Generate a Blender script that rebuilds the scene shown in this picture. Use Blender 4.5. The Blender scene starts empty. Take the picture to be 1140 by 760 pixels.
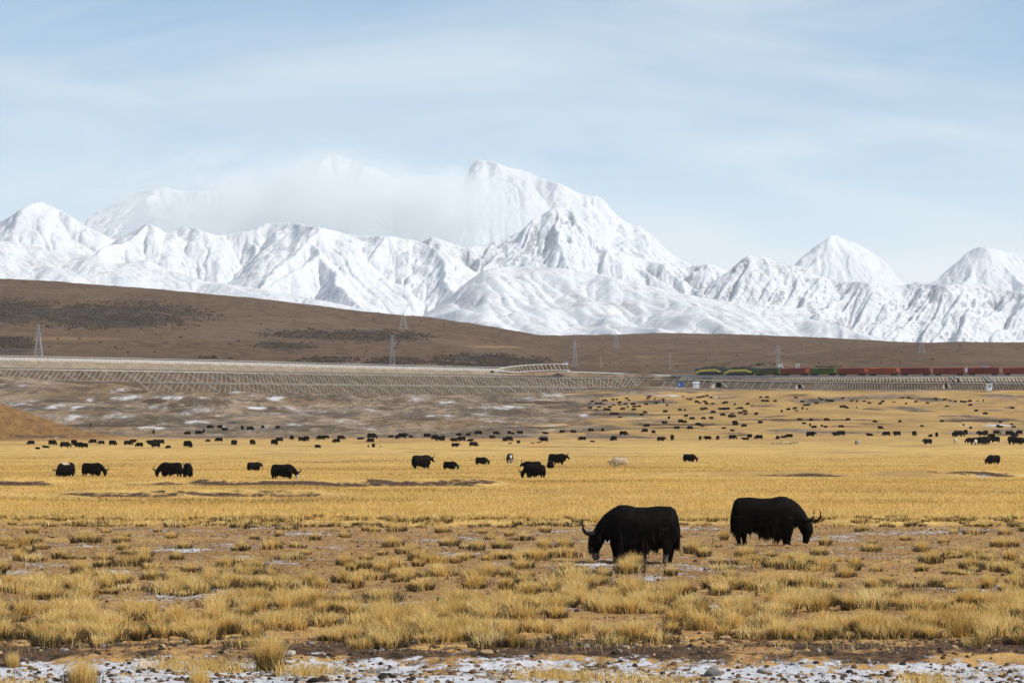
import bpy, bmesh, math, random
import numpy as np
from mathutils import Vector, Matrix

random.seed(7)
RNG = np.random.default_rng(7)
scene = bpy.context.scene
COL = scene.collection

# ------------------------------------------------------------------ camera, sky, sun, exposure
F = 3700.0        # focal length in photo pixels (photo 1140 wide)
HOR = 487.0       # row of the true horizon
CX = 570.0
CAMZ = 3.73
cam_d = bpy.data.cameras.new("camera")
cam = bpy.data.objects.new("camera", cam_d)
COL.objects.link(cam)
cam.location = (0, 0, CAMZ)
cam.rotation_euler = (math.radians(90), 0, 0)
cam_d.sensor_width = 36.0
cam_d.lens = F / 1140.0 * 36.0
cam_d.shift_y = (HOR - 380.0) / 1140.0
cam_d.clip_start = 0.5
cam_d.clip_end = 150000.0
scene.camera = cam

SUN_AZ = math.radians(110)     # clockwise from +Y (view direction)
SUN_EL = math.radians(43)
world = bpy.data.worlds.new("World")
scene.world = world
world.use_nodes = True
wt = world.node_tree
for n in list(wt.nodes):
    wt.nodes.remove(n)
w_out = wt.nodes.new("ShaderNodeOutputWorld")
w_bg = wt.nodes.new("ShaderNodeBackground")
w_sky = wt.nodes.new("ShaderNodeTexSky")
w_sky.sky_type = 'NISHITA'
w_sky.sun_disc = False
w_sky.sun_elevation = SUN_EL
w_sky.sun_rotation = SUN_AZ
w_sky.altitude = 4300
w_sky.air_density = 1.0
w_sky.dust_density = 0.1
w_sky.ozone_density = 0.9
w_bg.inputs[1].default_value = 0.079
w_tc = wt.nodes.new("ShaderNodeTexCoord")
w_map = wt.nodes.new("ShaderNodeMapping")
w_map.inputs['Scale'].default_value = (3.2, 3.2, 15.0)
w_map.inputs['Rotation'].default_value = (0, math.radians(-6), 0)
w_noi = wt.nodes.new("ShaderNodeTexNoise")
w_noi.inputs['Scale'].default_value = 1.9
w_noi.inputs['Detail'].default_value = 6.0
w_noi.inputs['Roughness'].default_value = 0.5
w_noi.inputs['Distortion'].default_value = 0.9
w_ramp = wt.nodes.new("ShaderNodeMapRange")
w_ramp.inputs['From Min'].default_value = 0.40
w_ramp.inputs['From Max'].default_value = 0.68
w_ramp.inputs['To Min'].default_value = 0.0
w_ramp.inputs['To Max'].default_value = 0.7
w_sep = wt.nodes.new("ShaderNodeSeparateXYZ")
w_lowhi = wt.nodes.new("ShaderNodeMapRange")          # thin cloud veil thickens towards the horizon
w_lowhi.interpolation_type = 'SMOOTHSTEP'
w_lowhi.inputs['From Min'].default_value = 0.015
w_lowhi.inputs['From Max'].default_value = 0.115
w_lowhi.inputs['To Min'].default_value = 0.95
w_lowhi.inputs['To Max'].default_value = 0.0
w_add = wt.nodes.new("ShaderNodeMath"); w_add.operation = 'ADD'; w_add.use_clamp = True
w_mix = wt.nodes.new("ShaderNodeMix"); w_mix.data_type = 'RGBA'
CLOUD = (7.0, 7.35, 7.5, 1)
w_cl = wt.nodes.new("ShaderNodeMix"); w_cl.data_type = 'RGBA'      # high thin cloud is less bright than the bank over the peaks
w_cl.inputs[6].default_value = (5.4, 6.2, 6.6, 1)
w_cl.inputs[7].default_value = CLOUD
w_tint = wt.nodes.new("ShaderNodeMix"); w_tint.data_type = 'RGBA'; w_tint.blend_type = 'MULTIPLY'
w_tint.inputs[0].default_value = 1.0
w_tint.inputs[7].default_value = (0.77, 0.94, 0.94, 1)
L = wt.links.new
L(w_tc.outputs['Generated'], w_map.inputs['Vector'])
L(w_map.outputs[0], w_noi.inputs['Vector'])
L(w_noi.outputs['Fac'], w_ramp.inputs['Value'])
L(w_tc.outputs['Generated'], w_sep.inputs[0])
L(w_sep.outputs['Z'], w_lowhi.inputs['Value'])
L(w_ramp.outputs[0], w_add.inputs[0])
L(w_lowhi.outputs[0], w_add.inputs[1])
L(w_add.outputs[0], w_mix.inputs[0])
L(w_sky.outputs[0], w_tint.inputs[6])
L(w_tint.outputs[2], w_mix.inputs[6])
L(w_lowhi.outputs[0], w_cl.inputs[0])
L(w_cl.outputs[2], w_mix.inputs[7])
L(w_mix.outputs[2], w_bg.inputs[0])
L(w_bg.outputs[0], w_out.inputs[0])

sun_d = bpy.data.lights.new("sun", 'SUN')
sun_d.energy = 2.75
sun_d.angle = math.radians(0.6)
sun_d.color = (1.0, 0.94, 0.85)
sun = bpy.data.objects.new("sun", sun_d)
COL.objects.link(sun)
sdir = Vector((math.sin(SUN_AZ) * math.cos(SUN_EL), math.cos(SUN_AZ) * math.cos(SUN_EL), math.sin(SUN_EL)))
sun.rotation_euler = sdir.to_track_quat('Z', 'Y').to_euler()

vs = scene.view_settings
vs.view_transform = 'Standard'
vs.look = 'None'
vs.exposure = 0.75
vs.gamma = 1.0
scene.render.engine = 'CYCLES'
cy = scene.cycles
cy.max_bounces = 8
cy.diffuse_bounces = 3
cy.glossy_bounces = 2
cy.transmission_bounces = 3
cy.transparent_max_bounces = 8
cy.volume_bounces = 5
cy.use_denoising = True
cy.denoiser = 'OPENIMAGEDENOISE'
cy.denoising_prefilter = 'ACCURATE'
cy.use_adaptive_sampling = True
cy.adaptive_threshold = 0.008
HAZE_DENSITY = 1.8e-5
MIST_DENSITY = 2.6e-3
cy.volume_step_rate = 1.0
cy.volume_max_steps = 64

# ------------------------------------------------------------------ numpy helpers
def smooth01(t):
    t = np.clip(t, 0, 1)
    return t * t * (3 - 2 * t)

def sstep(a, b, x):
    return smooth01((x - a) / (b - a))

def perlin(x, y, seed=0):
    r = np.random.default_rng(seed)
    perm = r.permutation(512).astype(np.int32)
    ang = r.random(512) * 2 * np.pi
    gx, gy = np.cos(ang).astype(np.float32), np.sin(ang).astype(np.float32)
    xi = np.floor(x).astype(np.int64); yi = np.floor(y).astype(np.int64)
    fx = (x - xi).astype(np.float32); fy = (y - yi).astype(np.float32)
    def g(ix, iy, dx, dy):
        h = perm[(perm[ix & 511] + iy) & 511]
        return gx[h] * dx + gy[h] * dy
    u = fx * fx * fx * (fx * (fx * 6 - 15) + 10)
    v = fy * fy * fy * (fy * (fy * 6 - 15) + 10)
    a = g(xi, yi, fx, fy); b = g(xi + 1, yi, fx - 1, fy)
    c = g(xi, yi + 1, fx, fy - 1); d = g(xi + 1, yi + 1, fx - 1, fy - 1)
    return (a + u * (b - a) + v * ((c + u * (d - c)) - (a + u * (b - a)))) * 1.4

def fbm(x, y, octv=4, seed=0, gain=0.5):
    s = 0.0; a = 1.0; t = 0.0
    for i in range(octv):
        s = s + a * perlin(x * 2.03 ** i + 17.3 * i, y * 2.03 ** i - 9.1 * i, seed + i)
        t += a; a *= gain
    return s / t

def ridged(x, y, octv=4, seed=0):
    s = 0.0; a = 1.0; t = 0.0
    for i in range(octv):
        s = s + a * (1 - np.abs(perlin(x * 2.1 ** i + 5.7 * i, y * 2.1 ** i + 3.3 * i, seed + i)) * 2)
        t += a; a *= 0.5
    return s / t

def pchip(xs, ys, x):
    xs = np.asarray(xs, float); ys = np.asarray(ys, float)
    h = np.diff(xs); dl = np.diff(ys) / h
    m = np.zeros_like(ys)
    m[0] = dl[0]; m[-1] = dl[-1]
    for i in range(1, len(xs) - 1):
        if dl[i - 1] * dl[i] > 0:
            w1 = 2 * h[i] + h[i - 1]; w2 = h[i] + 2 * h[i - 1]
            m[i] = (w1 + w2) / (w1 / dl[i - 1] + w2 / dl[i])
    x = np.asarray(x, float)
    k = np.clip(np.searchsorted(xs, x) - 1, 0, len(xs) - 2)
    t = np.clip((x - xs[k]) / h[k], 0, 1)
    h00 = 2 * t ** 3 - 3 * t ** 2 + 1; h10 = t ** 3 - 2 * t ** 2 + t
    h01 = -2 * t ** 3 + 3 * t ** 2; h11 = t ** 3 - t ** 2
    return h00 * ys[k] + h10 * h[k] * m[k] + h01 * ys[k + 1] + h11 * h[k] * m[k + 1]

def at(x, y, d):
    """Photo pixel and distance along the view axis -> world point."""
    return Vector(((x - CX) / F * d, d, CAMZ + (HOR - y) / F * d))

# ------------------------------------------------------------------ mesh helpers
def mesh_np(name, verts, faces, mat=None, parent=None, smooth=False, attrs=None, mats=None, midx=None):
    """faces: (n,4) or (n,3) int array."""
    me = bpy.data.meshes.new(name)
    verts = np.ascontiguousarray(verts, dtype=np.float32); faces = np.ascontiguousarray(faces, dtype=np.int32)
    nf, k = faces.shape
    me.vertices.add(len(verts)); me.vertices.foreach_set("co", verts.ravel())
    me.loops.add(nf * k); me.loops.foreach_set("vertex_index", faces.ravel())
    me.polygons.add(nf)
    me.polygons.foreach_set("loop_start", np.arange(0, nf * k, k, dtype=np.int32))
    me.polygons.foreach_set("loop_total", np.full(nf, k, dtype=np.int32))
    if smooth:
        me.polygons.foreach_set("use_smooth", np.ones(nf, dtype=bool))
    if midx is not None:
        me.polygons.foreach_set("material_index", np.ascontiguousarray(midx, dtype=np.int32))
    me.update(calc_edges=True)
    for an, arr in (attrs or {}).items():
        if arr.ndim == 1:
            a = me.attributes.new(an, 'FLOAT', 'POINT'); a.data.foreach_set("value", np.ascontiguousarray(arr, dtype=np.float32))
        else:
            a = me.attributes.new(an, 'FLOAT_COLOR', 'POINT'); a.data.foreach_set("color", np.ascontiguousarray(arr, dtype=np.float32).ravel())
    for m in (mats or ([mat] if mat else [])):
        me.materials.append(m)
    o = bpy.data.objects.new(name, me)
    COL.objects.link(o)
    if parent:
        o.parent = parent
    return o

def grid_faces(nr, nc):
    i = np.arange(nr * nc).reshape(nr, nc)
    return np.stack([i[:-1, :-1], i[:-1, 1:], i[1:, 1:], i[1:, :-1]], -1).reshape(-1, 4)

def grid_obj(name, X, Y, Z, mat, attrs=None, smooth=True):
    v = np.stack([X, Y, Z], -1).reshape(-1, 3)
    return mesh_np(name, v, grid_faces(*X.shape), mat, smooth=smooth, attrs=attrs)

class MB:
    """Collects boxes, bars and lofts into one mesh."""
    def __init__(self): self.v = []; self.f = []
    def quad_prism(self, pts8):
        b = len(self.v); self.v += [tuple(p) for p in pts8]
        for q in ((0, 3, 2, 1), (4, 5, 6, 7), (0, 1, 5, 4), (1, 2, 6, 5), (2, 3, 7, 6), (3, 0, 4, 7)):
            self.f.append(tuple(b + i for i in q))
    def box(self, c, s, rz=0.0):
        cx, cy_, cz = c; hx, hy, hz = s[0] / 2, s[1] / 2, s[2] / 2
        co, si = math.cos(rz), math.sin(rz)
        pts = []
        for z in (-hz, hz):
            for (x, y) in ((-hx, -hy), (hx, -hy), (hx, hy), (-hx, hy)):
                pts.append((cx + x * co - y * si, cy_ + x * si + y * co, cz + z))
        self.quad_prism(pts)
    def bar(self, a, b, w, t=None, up=(0, 0, 1)):
        a = Vector(a); b = Vector(b); t = t or w
        d = (b - a)
        if d.length < 1e-6: return
        d.normalize(); u = Vector(up)
        if abs(d.dot(u)) > 0.99: u = Vector((1, 0, 0))
        s = d.cross(u).normalized() * (w / 2); n = s.cross(d).normalized() * (t / 2)
        self.quad_prism([a - s - n, a + s - n, a + s + n, a - s + n, b - s - n, b + s - n, b + s + n, b - s + n])
    def tube(self, pts, rads, n=8, cap=True):
        pts = [Vector(p) for p in pts]; b0 = len(self.v)
        for i, p in enumerate(pts):
            d = (pts[min(i + 1, len(pts) - 1)] - pts[max(i - 1, 0)]).normalized()
            u = Vector((0, 0, 1)) if abs(d.z) < 0.9 else Vector((1, 0, 0))
            s = d.cross(u).normalized(); t = s.cross(d)
            for k in range(n):
                a = 2 * math.pi * k / n
                self.v.append(tuple(p + (s * math.cos(a) + t * math.sin(a)) * rads[i]))
        for i in range(len(pts) - 1):
            for k in range(n):
                k2 = (k + 1) % n
                self.f.append((b0 + i * n + k, b0 + i * n + k2, b0 + (i + 1) * n + k2, b0 + (i + 1) * n + k))
        if cap:
            self.f.append(tuple(b0 + k for k in reversed(range(n))))
            self.f.append(tuple(b0 + (len(pts) - 1) * n + k for k in range(n)))
    def loft(self, rings, cap=True):
        b0 = len(self.v); n = len(rings[0])
        for r in rings: self.v += [tuple(p) for p in r]
        for i in range(len(rings) - 1):
            for k in range(n):
                k2 = (k + 1) % n
                self.f.append((b0 + i * n + k, b0 + i * n + k2, b0 + (i + 1) * n + k2, b0 + (i + 1) * n + k))
        if cap:
            self.f.append(tuple(b0 + k for k in reversed(range(n))))
            self.f.append(tuple(b0 + (len(rings) - 1) * n + k for k in range(n)))
    def ball(self, c, r, n=8, m=6, sq=(1, 1, 1)):
        rings = []
        for i in range(1, m):
            a = math.pi * i / m
            rings.append([(c[0] + r * sq[0] * math.sin(a) * math.cos(2 * math.pi * k / n), c[1] + r * sq[1] * math.sin(a) * math.sin(2 * math.pi * k / n), c[2] - r * sq[2] * math.cos(a)) for k in range(n)])
        self.loft(rings)
    def mesh(self, name, mat=None, smooth=False):
        me = bpy.data.meshes.new(name)
        me.from_pydata(self.v, [], self.f)
        if mat: me.materials.append(mat)
        if smooth:
            for p in me.polygons: p.use_smooth = True
        me.update()
        return me
    def build(self, name, mat=None, parent=None, smooth=False):
        o = bpy.data.objects.new(name, self.mesh(name, mat, smooth))
        COL.objects.link(o)
        if parent: o.parent = parent
        return o

def tag(o, label=None, cat=None, group=None, kind=None):
    if label: o["label"] = label
    if cat: o["category"] = cat
    if group: o["group"] = group
    if kind: o["kind"] = kind
    return o

def empty(name, loc=(0, 0, 0), rz=0.0):
    o = bpy.data.objects.new(name, None)
    COL.objects.link(o)
    o.location = loc; o.rotation_euler = (0, 0, rz)
    o.empty_display_size = 0.3
    return o

def copy_tree(o, parent=None):
    c = o.copy(); COL.objects.link(c); c.parent = parent
    for ch in list(o.children): copy_tree(ch, c)
    return c

# ------------------------------------------------------------------ materials
class NT:
    def __init__(self, name):
        self.m = bpy.data.materials.new(name); self.m.use_nodes = True
        self.t = self.m.node_tree
        self.b = self.t.nodes['Principled BSDF']; self.out = self.t.nodes['Material Output']
        self.b.inputs['Roughness'].default_value = 0.85
        self.b.inputs['Specular IOR Level'].default_value = 0.2
    def n(self, ty, **kw):
        x = self.t.nodes.new(ty)
        for k, v in kw.items(): setattr(x, k, v)
        return x
    def l(self, a, b): self.t.links.new(a, b)
    def pos(self): return self.n('ShaderNodeNewGeometry').outputs['Position']
    def obj(self): return self.n('ShaderNodeTexCoord').outputs['Object']
    def attr(self, name, ch=None):
        a = self.n('ShaderNodeAttribute', attribute_name=name)
        if ch is None: return a.outputs['Fac']
        s = self.n('ShaderNodeSeparateColor'); self.l(a.outputs['Color'], s.inputs[0])
        return s.outputs[ch]
    def noise(self, vec, scale, detail=6, rough=0.55, sc3=None, dist=0.0):
        if sc3:
            mp = self.n('ShaderNodeMapping'); mp.inputs['Scale'].default_value = sc3; self.l(vec, mp.inputs[0]); vec = mp.outputs[0]
        x = self.n('ShaderNodeTexNoise'); self.l(vec, x.inputs['Vector'])
        x.inputs['Scale'].default_value = scale; x.inputs['Detail'].default_value = detail; x.inputs['Roughness'].default_value = rough; x.inputs['Distortion'].default_value = dist
        return x.outputs['Fac']
    def math(self, op, a, b=None, c=None, clamp=False):
        x = self.n('ShaderNodeMath', operation=op, use_clamp=clamp)
        for i, q in enumerate((a, b, c)):
            if q is None: continue
            if isinstance(q, (int, float)): x.inputs[i].default_value = q
            else: self.l(q, x.inputs[i])
        return x.outputs[0]
    def step(self, v, a, b, ta=0.0, tb=1.0):
        x = self.n('ShaderNodeMapRange', interpolation_type='SMOOTHSTEP'); self.l(v, x.inputs['Value'])
        for k, q in (('From Min', a), ('From Max', b), ('To Min', ta), ('To Max', tb)): x.inputs[k].default_value = q
        return x.outputs[0]
    def mix(self, fac, a, b):
        x = self.n('ShaderNodeMix', data_type='RGBA')
        for i, q in ((0, fac), (6, a), (7, b)):
            if isinstance(q, (int, float)): x.inputs[i].default_value = q
            elif isinstance(q, tuple): x.inputs[i].default_value = (*q[:3], 1)
            else: self.l(q, x.inputs[i])
        return x.outputs[2]
    def color(self, c):
        if isinstance(c, tuple): self.b.inputs['Base Color'].default_value = (*c[:3], 1)
        else: self.l(c, self.b.inputs['Base Color'])
    def bump(self, h, strength=0.5, dist=0.1):
        x = self.n('ShaderNodeBump'); self.l(h, x.inputs['Height'])
        x.inputs['Strength'].default_value = strength; x.inputs['Distance'].default_value = dist
        self.l(x.outputs[0], self.b.inputs['Normal'])

def simple(name, col, rough=0.8, var=0.25, scale=3.0, spec=0.2, metal=0.0):
    k = NT(name)
    f = k.noise(k.obj(), scale, 5)
    lo = tuple(c * (1 - var) for c in col); hi = tuple(min(1, c * (1 + var)) for c in col)
    k.color(k.mix(k.step(f, 0.3, 0.7), lo, hi))
    k.b.inputs['Roughness'].default_value = rough
    k.b.inputs['Specular IOR Level'].default_value = spec
    k.b.inputs['Metallic'].default_value = metal
    return k.m

def mat_ground():
    k = NT("ground_soil")
    P = k.pos()
    gold, snow, dark = k.attr("zone_a", 0), k.attr("zone_a", 1), k.attr("zone_a", 2)
    brown, orange = k.attr("zone_b", 0), k.attr("zone_b", 1)
    fine = k.noise(P, 3.2, 9, 0.68)
    mid = k.noise(P, 0.35, 8, 0.6)
    big = k.noise(P, 0.018, 8, 0.6)
    soil = k.mix(k.step(fine, 0.34, 0.66), (0.20, 0.103, 0.042), (0.54, 0.315, 0.118))
    soil = k.mix(k.step(mid, 0.42, 0.68, 0, 0.6), soil, (0.58, 0.36, 0.12))
    # dry turf
    turf = k.mix(k.step(mid, 0.3, 0.7), (0.44, 0.27, 0.08), (0.68, 0.45, 0.145))
    turf = k.mix(k.step(k.noise(P, 0.03, 8, 0.62, (1, 0.6, 1)), 0.48, 0.66, 0, 0.75), turf, (0.34, 0.20, 0.075))
    turf = k.mix(k.math('MULTIPLY', k.attr("zone_b", 2), 0.75), turf, k.mix(k.step(k.noise(P, 0.05, 8, 0.65, (1, 0.4, 1)), 0.35, 0.65), (0.24, 0.14, 0.05), (0.44, 0.27, 0.095)))
    turf = k.mix(k.step(fine, 0.58, 0.75, 0, 0.35), turf, (0.2, 0.13, 0.06))
    # frosty brown-grey far ground
    fb = k.mix(k.step(k.noise(P, 0.05, 9, 0.66, (1, 0.3, 1)), 0.38, 0.62), (0.090, 0.060, 0.035), (0.30, 0.215, 0.14))
    fb = k.mix(k.step(k.noise(P, 0.012, 6, 0.6), 0.5, 0.62, 0, 0.6), fb, (0.25, 0.155, 0.07))
    fb = k.mix(k.step(k.noise(P, 0.06, 9, 0.72, (1, 0.35, 1)), 0.54, 0.66, 0, 0.8), fb, (0.06, 0.055, 0.045))
    grit = k.noise(P, 0.30, 9, 0.72, (1, 0.2, 1))
    fb = k.mix(k.step(grit, 0.50, 0.60, 0, 0.72), fb, (0.065, 0.05, 0.036))
    fb = k.mix(k.step(grit, 0.44, 0.36, 0, 0.5), fb, (0.40, 0.34, 0.28))
    c = k.mix(orange, soil, k.mix(k.math('MULTIPLY', k.step(fine, 0.36, 0.64), k.step(k.noise(P, 0.4, 8, 0.7, (1, 0.35, 1)), 0.36, 0.6)), (0.13, 0.066, 0.024), (0.36, 0.20, 0.07)))
    edge = k.math('ADD', gold, k.math('MULTIPLY', k.math('SUBTRACT', mid, 0.5), 0.9))
    c = k.mix(k.step(edge, 0.38, 0.62), c, turf)
    edge = k.math('ADD', brown, k.math('MULTIPLY', k.math('SUBTRACT', big, 0.5), 0.8))
    c = k.mix(k.step(edge, 0.35, 0.65), c, fb)
    de = k.math('ADD', dark, k.math('MULTIPLY', k.math('SUBTRACT', k.noise(P, 1.1, 8, 0.65), 0.5), 1.1))
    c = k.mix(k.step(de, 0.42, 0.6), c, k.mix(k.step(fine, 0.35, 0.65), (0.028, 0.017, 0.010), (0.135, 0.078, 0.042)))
    sn = k.noise(P, 3.4, 9, 0.72)
    sm = k.math('MAXIMUM', k.math('SUBTRACT', sn, 0.5), k.math('MULTIPLY', k.math('SUBTRACT', k.noise(P, 0.35, 9, 0.68), 0.5), 0.9))
    se = k.math('ADD', snow, k.math('ADD', k.math('MULTIPLY', k.math('SUBTRACT', sn, 0.5), 2.3), k.math('MULTIPLY', k.math('SUBTRACT', k.noise(P, 0.6, 7, 0.6), 0.5), 0.8)))
    sf = k.step(se, 0.46, 0.60)
    c = k.mix(sf, c, k.mix(fine, (0.38, 0.375, 0.39), (0.70, 0.70, 0.73)))
    k.color(c)
    k.b.inputs['Roughness'].default_value = 0.95
    k.bump(k.math('ADD', fine, k.math('MULTIPLY', sf, 0.3)), 0.7, 0.08)
    return k.m

def mat_brown_hill():
    k = NT("brown_hill_turf")
    P = k.pos()
    fine = k.noise(P, 0.09, 9, 0.7)
    str_ = k.noise(P, 0.006, 9, 0.6, (1, 0.35, 1))
    c = k.mix(k.step(fine, 0.38, 0.62), (0.052, 0.029, 0.015), (0.155, 0.090, 0.047))
    c = k.mix(k.step(str_, 0.46, 0.68, 0, 0.55), c, (0.165, 0.112, 0.070))
    c = k.mix(k.step(k.noise(P, 0.011, 8, 0.6), 0.52, 0.7, 0, 0.5), c, (0.15, 0.082, 0.042))
    yel = k.math('ADD', k.attr("hill_a", 1), k.math('MULTIPLY', k.math('SUBTRACT', str_, 0.5), 1.0))
    c = k.mix(k.step(yel, 0.45, 0.75, 0, 0.8), c, (0.30, 0.19, 0.065))
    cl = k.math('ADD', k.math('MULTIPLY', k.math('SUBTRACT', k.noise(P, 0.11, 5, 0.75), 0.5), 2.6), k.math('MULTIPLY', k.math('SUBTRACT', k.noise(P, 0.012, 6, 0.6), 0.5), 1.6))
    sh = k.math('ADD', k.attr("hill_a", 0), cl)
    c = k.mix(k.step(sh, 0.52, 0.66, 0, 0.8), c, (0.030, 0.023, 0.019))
    sn = k.math('ADD', k.attr("hill_a", 2), k.math('MULTIPLY', k.math('SUBTRACT', k.noise(P, 0.1, 7, 0.7), 0.5), 2.2))
    c = k.mix(k.step(sn, 0.62, 0.72), c, (0.66, 0.64, 0.63))
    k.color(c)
    k.bump(fine, 0.6, 3.0)
    return k.m

def mat_snow(name, rock_lo, rock_hi, scale, stain=0.0, stain_col=(0.30, 0.25, 0.23), rock=(0.20, 0.20, 0.215), top=0.0):
    """Snow lying on slopes; rock where it is steep; grass stain through thin snow."""
    k = NT(name)
    P = k.pos()
    g = k.n('ShaderNodeNewGeometry')
    s = k.n('ShaderNodeSeparateXYZ'); k.l(g.outputs['Normal'], s.inputs[0])
    n1 = k.noise(P, scale, 10, 0.66)
    n2 = k.noise(P, scale * 5, 10, 0.76)
    steep = k.math('ADD', s.outputs['Z'], k.math('ADD', k.math('MULTIPLY', k.math('SUBTRACT', n1, 0.5), 0.25), k.math('MULTIPLY', k.math('SUBTRACT', n2, 0.5), 1.5)))
    hi = k.attr("height_band")
    steep = k.math('SUBTRACT', steep, k.math('MULTIPLY', hi, top))
    c = k.mix(k.step(n1, 0.3, 0.7), (0.60, 0.62, 0.66), (0.68, 0.695, 0.72))
    if stain > 0:
        n3 = k.noise(P, scale * 7, 9, 0.78)
        st = k.math('ADD', k.math('MULTIPLY', k.math('SUBTRACT', n3, 0.5), 2.2), k.math('MULTIPLY', k.math('SUBTRACT', n1, 0.5), 1.4))
        c = k.mix(k.step(st, -0.05, 0.45, 0.0, stain), c, stain_col)
    c = k.mix(k.step(steep, rock_lo, rock_hi, 0.9, 0.0), c, k.mix(n2, tuple(q * 0.7 for q in rock), tuple(q * 1.5 for q in rock)))
    k.color(c)
    k.b.inputs['Roughness'].default_value = 0.9
    k.bump(k.math('ADD', k.math('MULTIPLY', n1, 0.3), k.math('MULTIPLY', n2, 0.4)), 0.5, 0.10 / scale)
    return k.m

def mat_grass(name, tint_attr=True):
    k = NT(name)
    t = k.attr("tint")
    r = k.n('ShaderNodeValToRGB'); k.l(t, r.inputs[0])
    e = r.color_ramp.elements
    e[0].position = 0.0; e[0].color = (0.075, 0.058, 0.036, 1)
    e[1].position = 1.0; e[1].color = (0.95, 0.76, 0.36, 1)
    for p, c in ((0.28, (0.125, 0.095, 0.05)), (0.34, (0.50, 0.315, 0.09)), (0.7, (0.84, 0.575, 0.19))):
        q = e.new(p); q.color = (*c, 1)
    k.color(r.outputs[0])
    k.b.inputs['Roughness'].default_value = 0.75
    tr = k.n('ShaderNodeBsdfTranslucent'); k.l(r.outputs[0], tr.inputs[0])
    ms = k.n('ShaderNodeMixShader'); ms.inputs[0].default_value = 0.42
    k.l(k.b.outputs[0], ms.inputs[1]); k.l(tr.outputs[0], ms.inputs[2]); k.l(ms.outputs[0], k.out.inputs[0])
    return k.m

M = {}
M['ground'] = mat_ground()
M['hill'] = mat_brown_hill()
M['grass'] = mat_grass("dry_grass")
M['snow_far'] = mat_snow("snow_massif", 0.20, 0.32, 0.0022, 0.10, (0.40, 0.42, 0.46), top=0.06)
M['snow_mid'] = mat_snow("snow_range", 0.34, 0.46, 0.010, 0.4, (0.40, 0.385, 0.41), top=0.06, rock=(0.2, 0.2, 0.22))
M['snow_rock'] = mat_snow("snow_rocky_ridge", 0.36, 0.50, 0.014, 0.35, (0.36, 0.37, 0.41), top=0.03, rock=(0.21, 0.22, 0.245))
M['snow_low'] = mat_snow("snow_foothill", 0.25, 0.5, 0.011, 0.72, (0.34, 0.305, 0.315))
M['snow_gully'] = mat_snow("snow_gullied_range", 0.36, 0.50, 0.016, 0.75, (0.31, 0.295, 0.32), top=0.20, rock=(0.21, 0.215, 0.24))
M['scrub'] = simple("dark_scrub", (0.045, 0.032, 0.022), 0.95, 0.4, 0.05)
M['concrete'] = simple("weathered_concrete", (0.245, 0.215, 0.18), 0.9, 0.2, 0.3)
M['pale_rib'] = simple("pale_concrete", (0.42, 0.36, 0.285), 0.9, 0.2, 0.3)
M['white_wall'] = simple("white_painted_concrete", (0.52, 0.52, 0.52), 0.8, 0.08, 0.5)
M['slope_soil'] = simple("embankment_soil", (0.125, 0.085, 0.055), 0.95, 0.3, 0.15)
M['slope_pale'] = simple("embankment_gravel", (0.24, 0.165, 0.10), 0.95, 0.25, 0.15)
M['ballast'] = simple("snowy_ballast", (0.50, 0.50, 0.50), 0.9, 0.15, 0.2)
M['asphalt'] = simple("asphalt", (0.055, 0.055, 0.058), 0.9, 0.2, 0.2)
M['rail_grey'] = simple("grey_guardrail", (0.11, 0.11, 0.12), 0.6, 0.15, 0.3)
M['steel'] = simple("galvanised_steel", (0.38, 0.40, 0.42), 0.5, 0.12, 0.3, 0.4, 0.3)
M['void_shade'] = simple("painted_opening_shade", (0.012, 0.012, 0.013), 0.9, 0.1, 1)  # near-black colour standing in for the shade inside the culverts
M['glass'] = simple("dark_glass", (0.03, 0.04, 0.05), 0.15, 0.1, 1, 0.5)
M['loco_green'] = simple("dark_green_paint", (0.008, 0.045, 0.033), 0.45, 0.2, 0.4, 0.4)
M['loco_yellow'] = simple("yellow_paint", (0.95, 0.66, 0.03), 0.45, 0.1, 0.4, 0.4)
M['red_paint'] = simple("rust_red_paint", (0.24, 0.045, 0.030), 0.6, 0.22, 0.35)
M['orange_red'] = simple("orange_red_paint", (0.33, 0.075, 0.035), 0.6, 0.2, 0.35)
M['dark_red'] = simple("dark_red_paint", (0.19, 0.030, 0.028), 0.6, 0.22, 0.35)
M['wagon_green'] = simple("olive_green_paint", (0.075, 0.115, 0.022), 0.6, 0.25, 0.35)
M['wagon_olive'] = simple("dull_olive_paint", (0.075, 0.085, 0.030), 0.6, 0.25, 0.35)
M['bogie'] = simple("black_running_gear", (0.018, 0.017, 0.016), 0.7, 0.2, 1)
M['hut_white'] = simple("white_render", (0.72, 0.73, 0.75), 0.8, 0.06, 0.6)
M['hut_blue'] = simple("blue_tin_sheet", (0.03, 0.13, 0.42), 0.5, 0.12, 0.6)
M['hut_pale_blue'] = simple("pale_blue_tin_sheet", (0.42, 0.52, 0.66), 0.5, 0.1, 0.6)
M['hut_grey'] = simple("grey_tin_sheet", (0.50, 0.53, 0.56), 0.6, 0.1, 0.6)
M['black_fur'] = simple("black_fur", (0.0070, 0.0058, 0.0050), 0.75, 0.35, 5, 0.05)
M['brown_black_fur'] = simple("dark_brown_fur", (0.009, 0.0065, 0.005), 0.95, 0.35, 5, 0.02)
M['cream_fur'] = simple("cream_fur", (0.48, 0.38, 0.27), 0.9, 0.2, 4, 0.06)
M['white_fur'] = simple("white_fur", (0.55, 0.51, 0.46), 0.9, 0.15, 5, 0.06)
M['pale_muzzle'] = simple("pale_muzzle_fur", (0.12, 0.098, 0.08), 0.9, 0.2, 8, 0.06)
M['horn'] = simple("dark_horn", (0.009, 0.008, 0.007), 0.6, 0.3, 8, 0.12)
M['eye'] = simple("dark_eye", (0.01, 0.008, 0.006), 0.15, 0.1, 8, 0.5)
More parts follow.
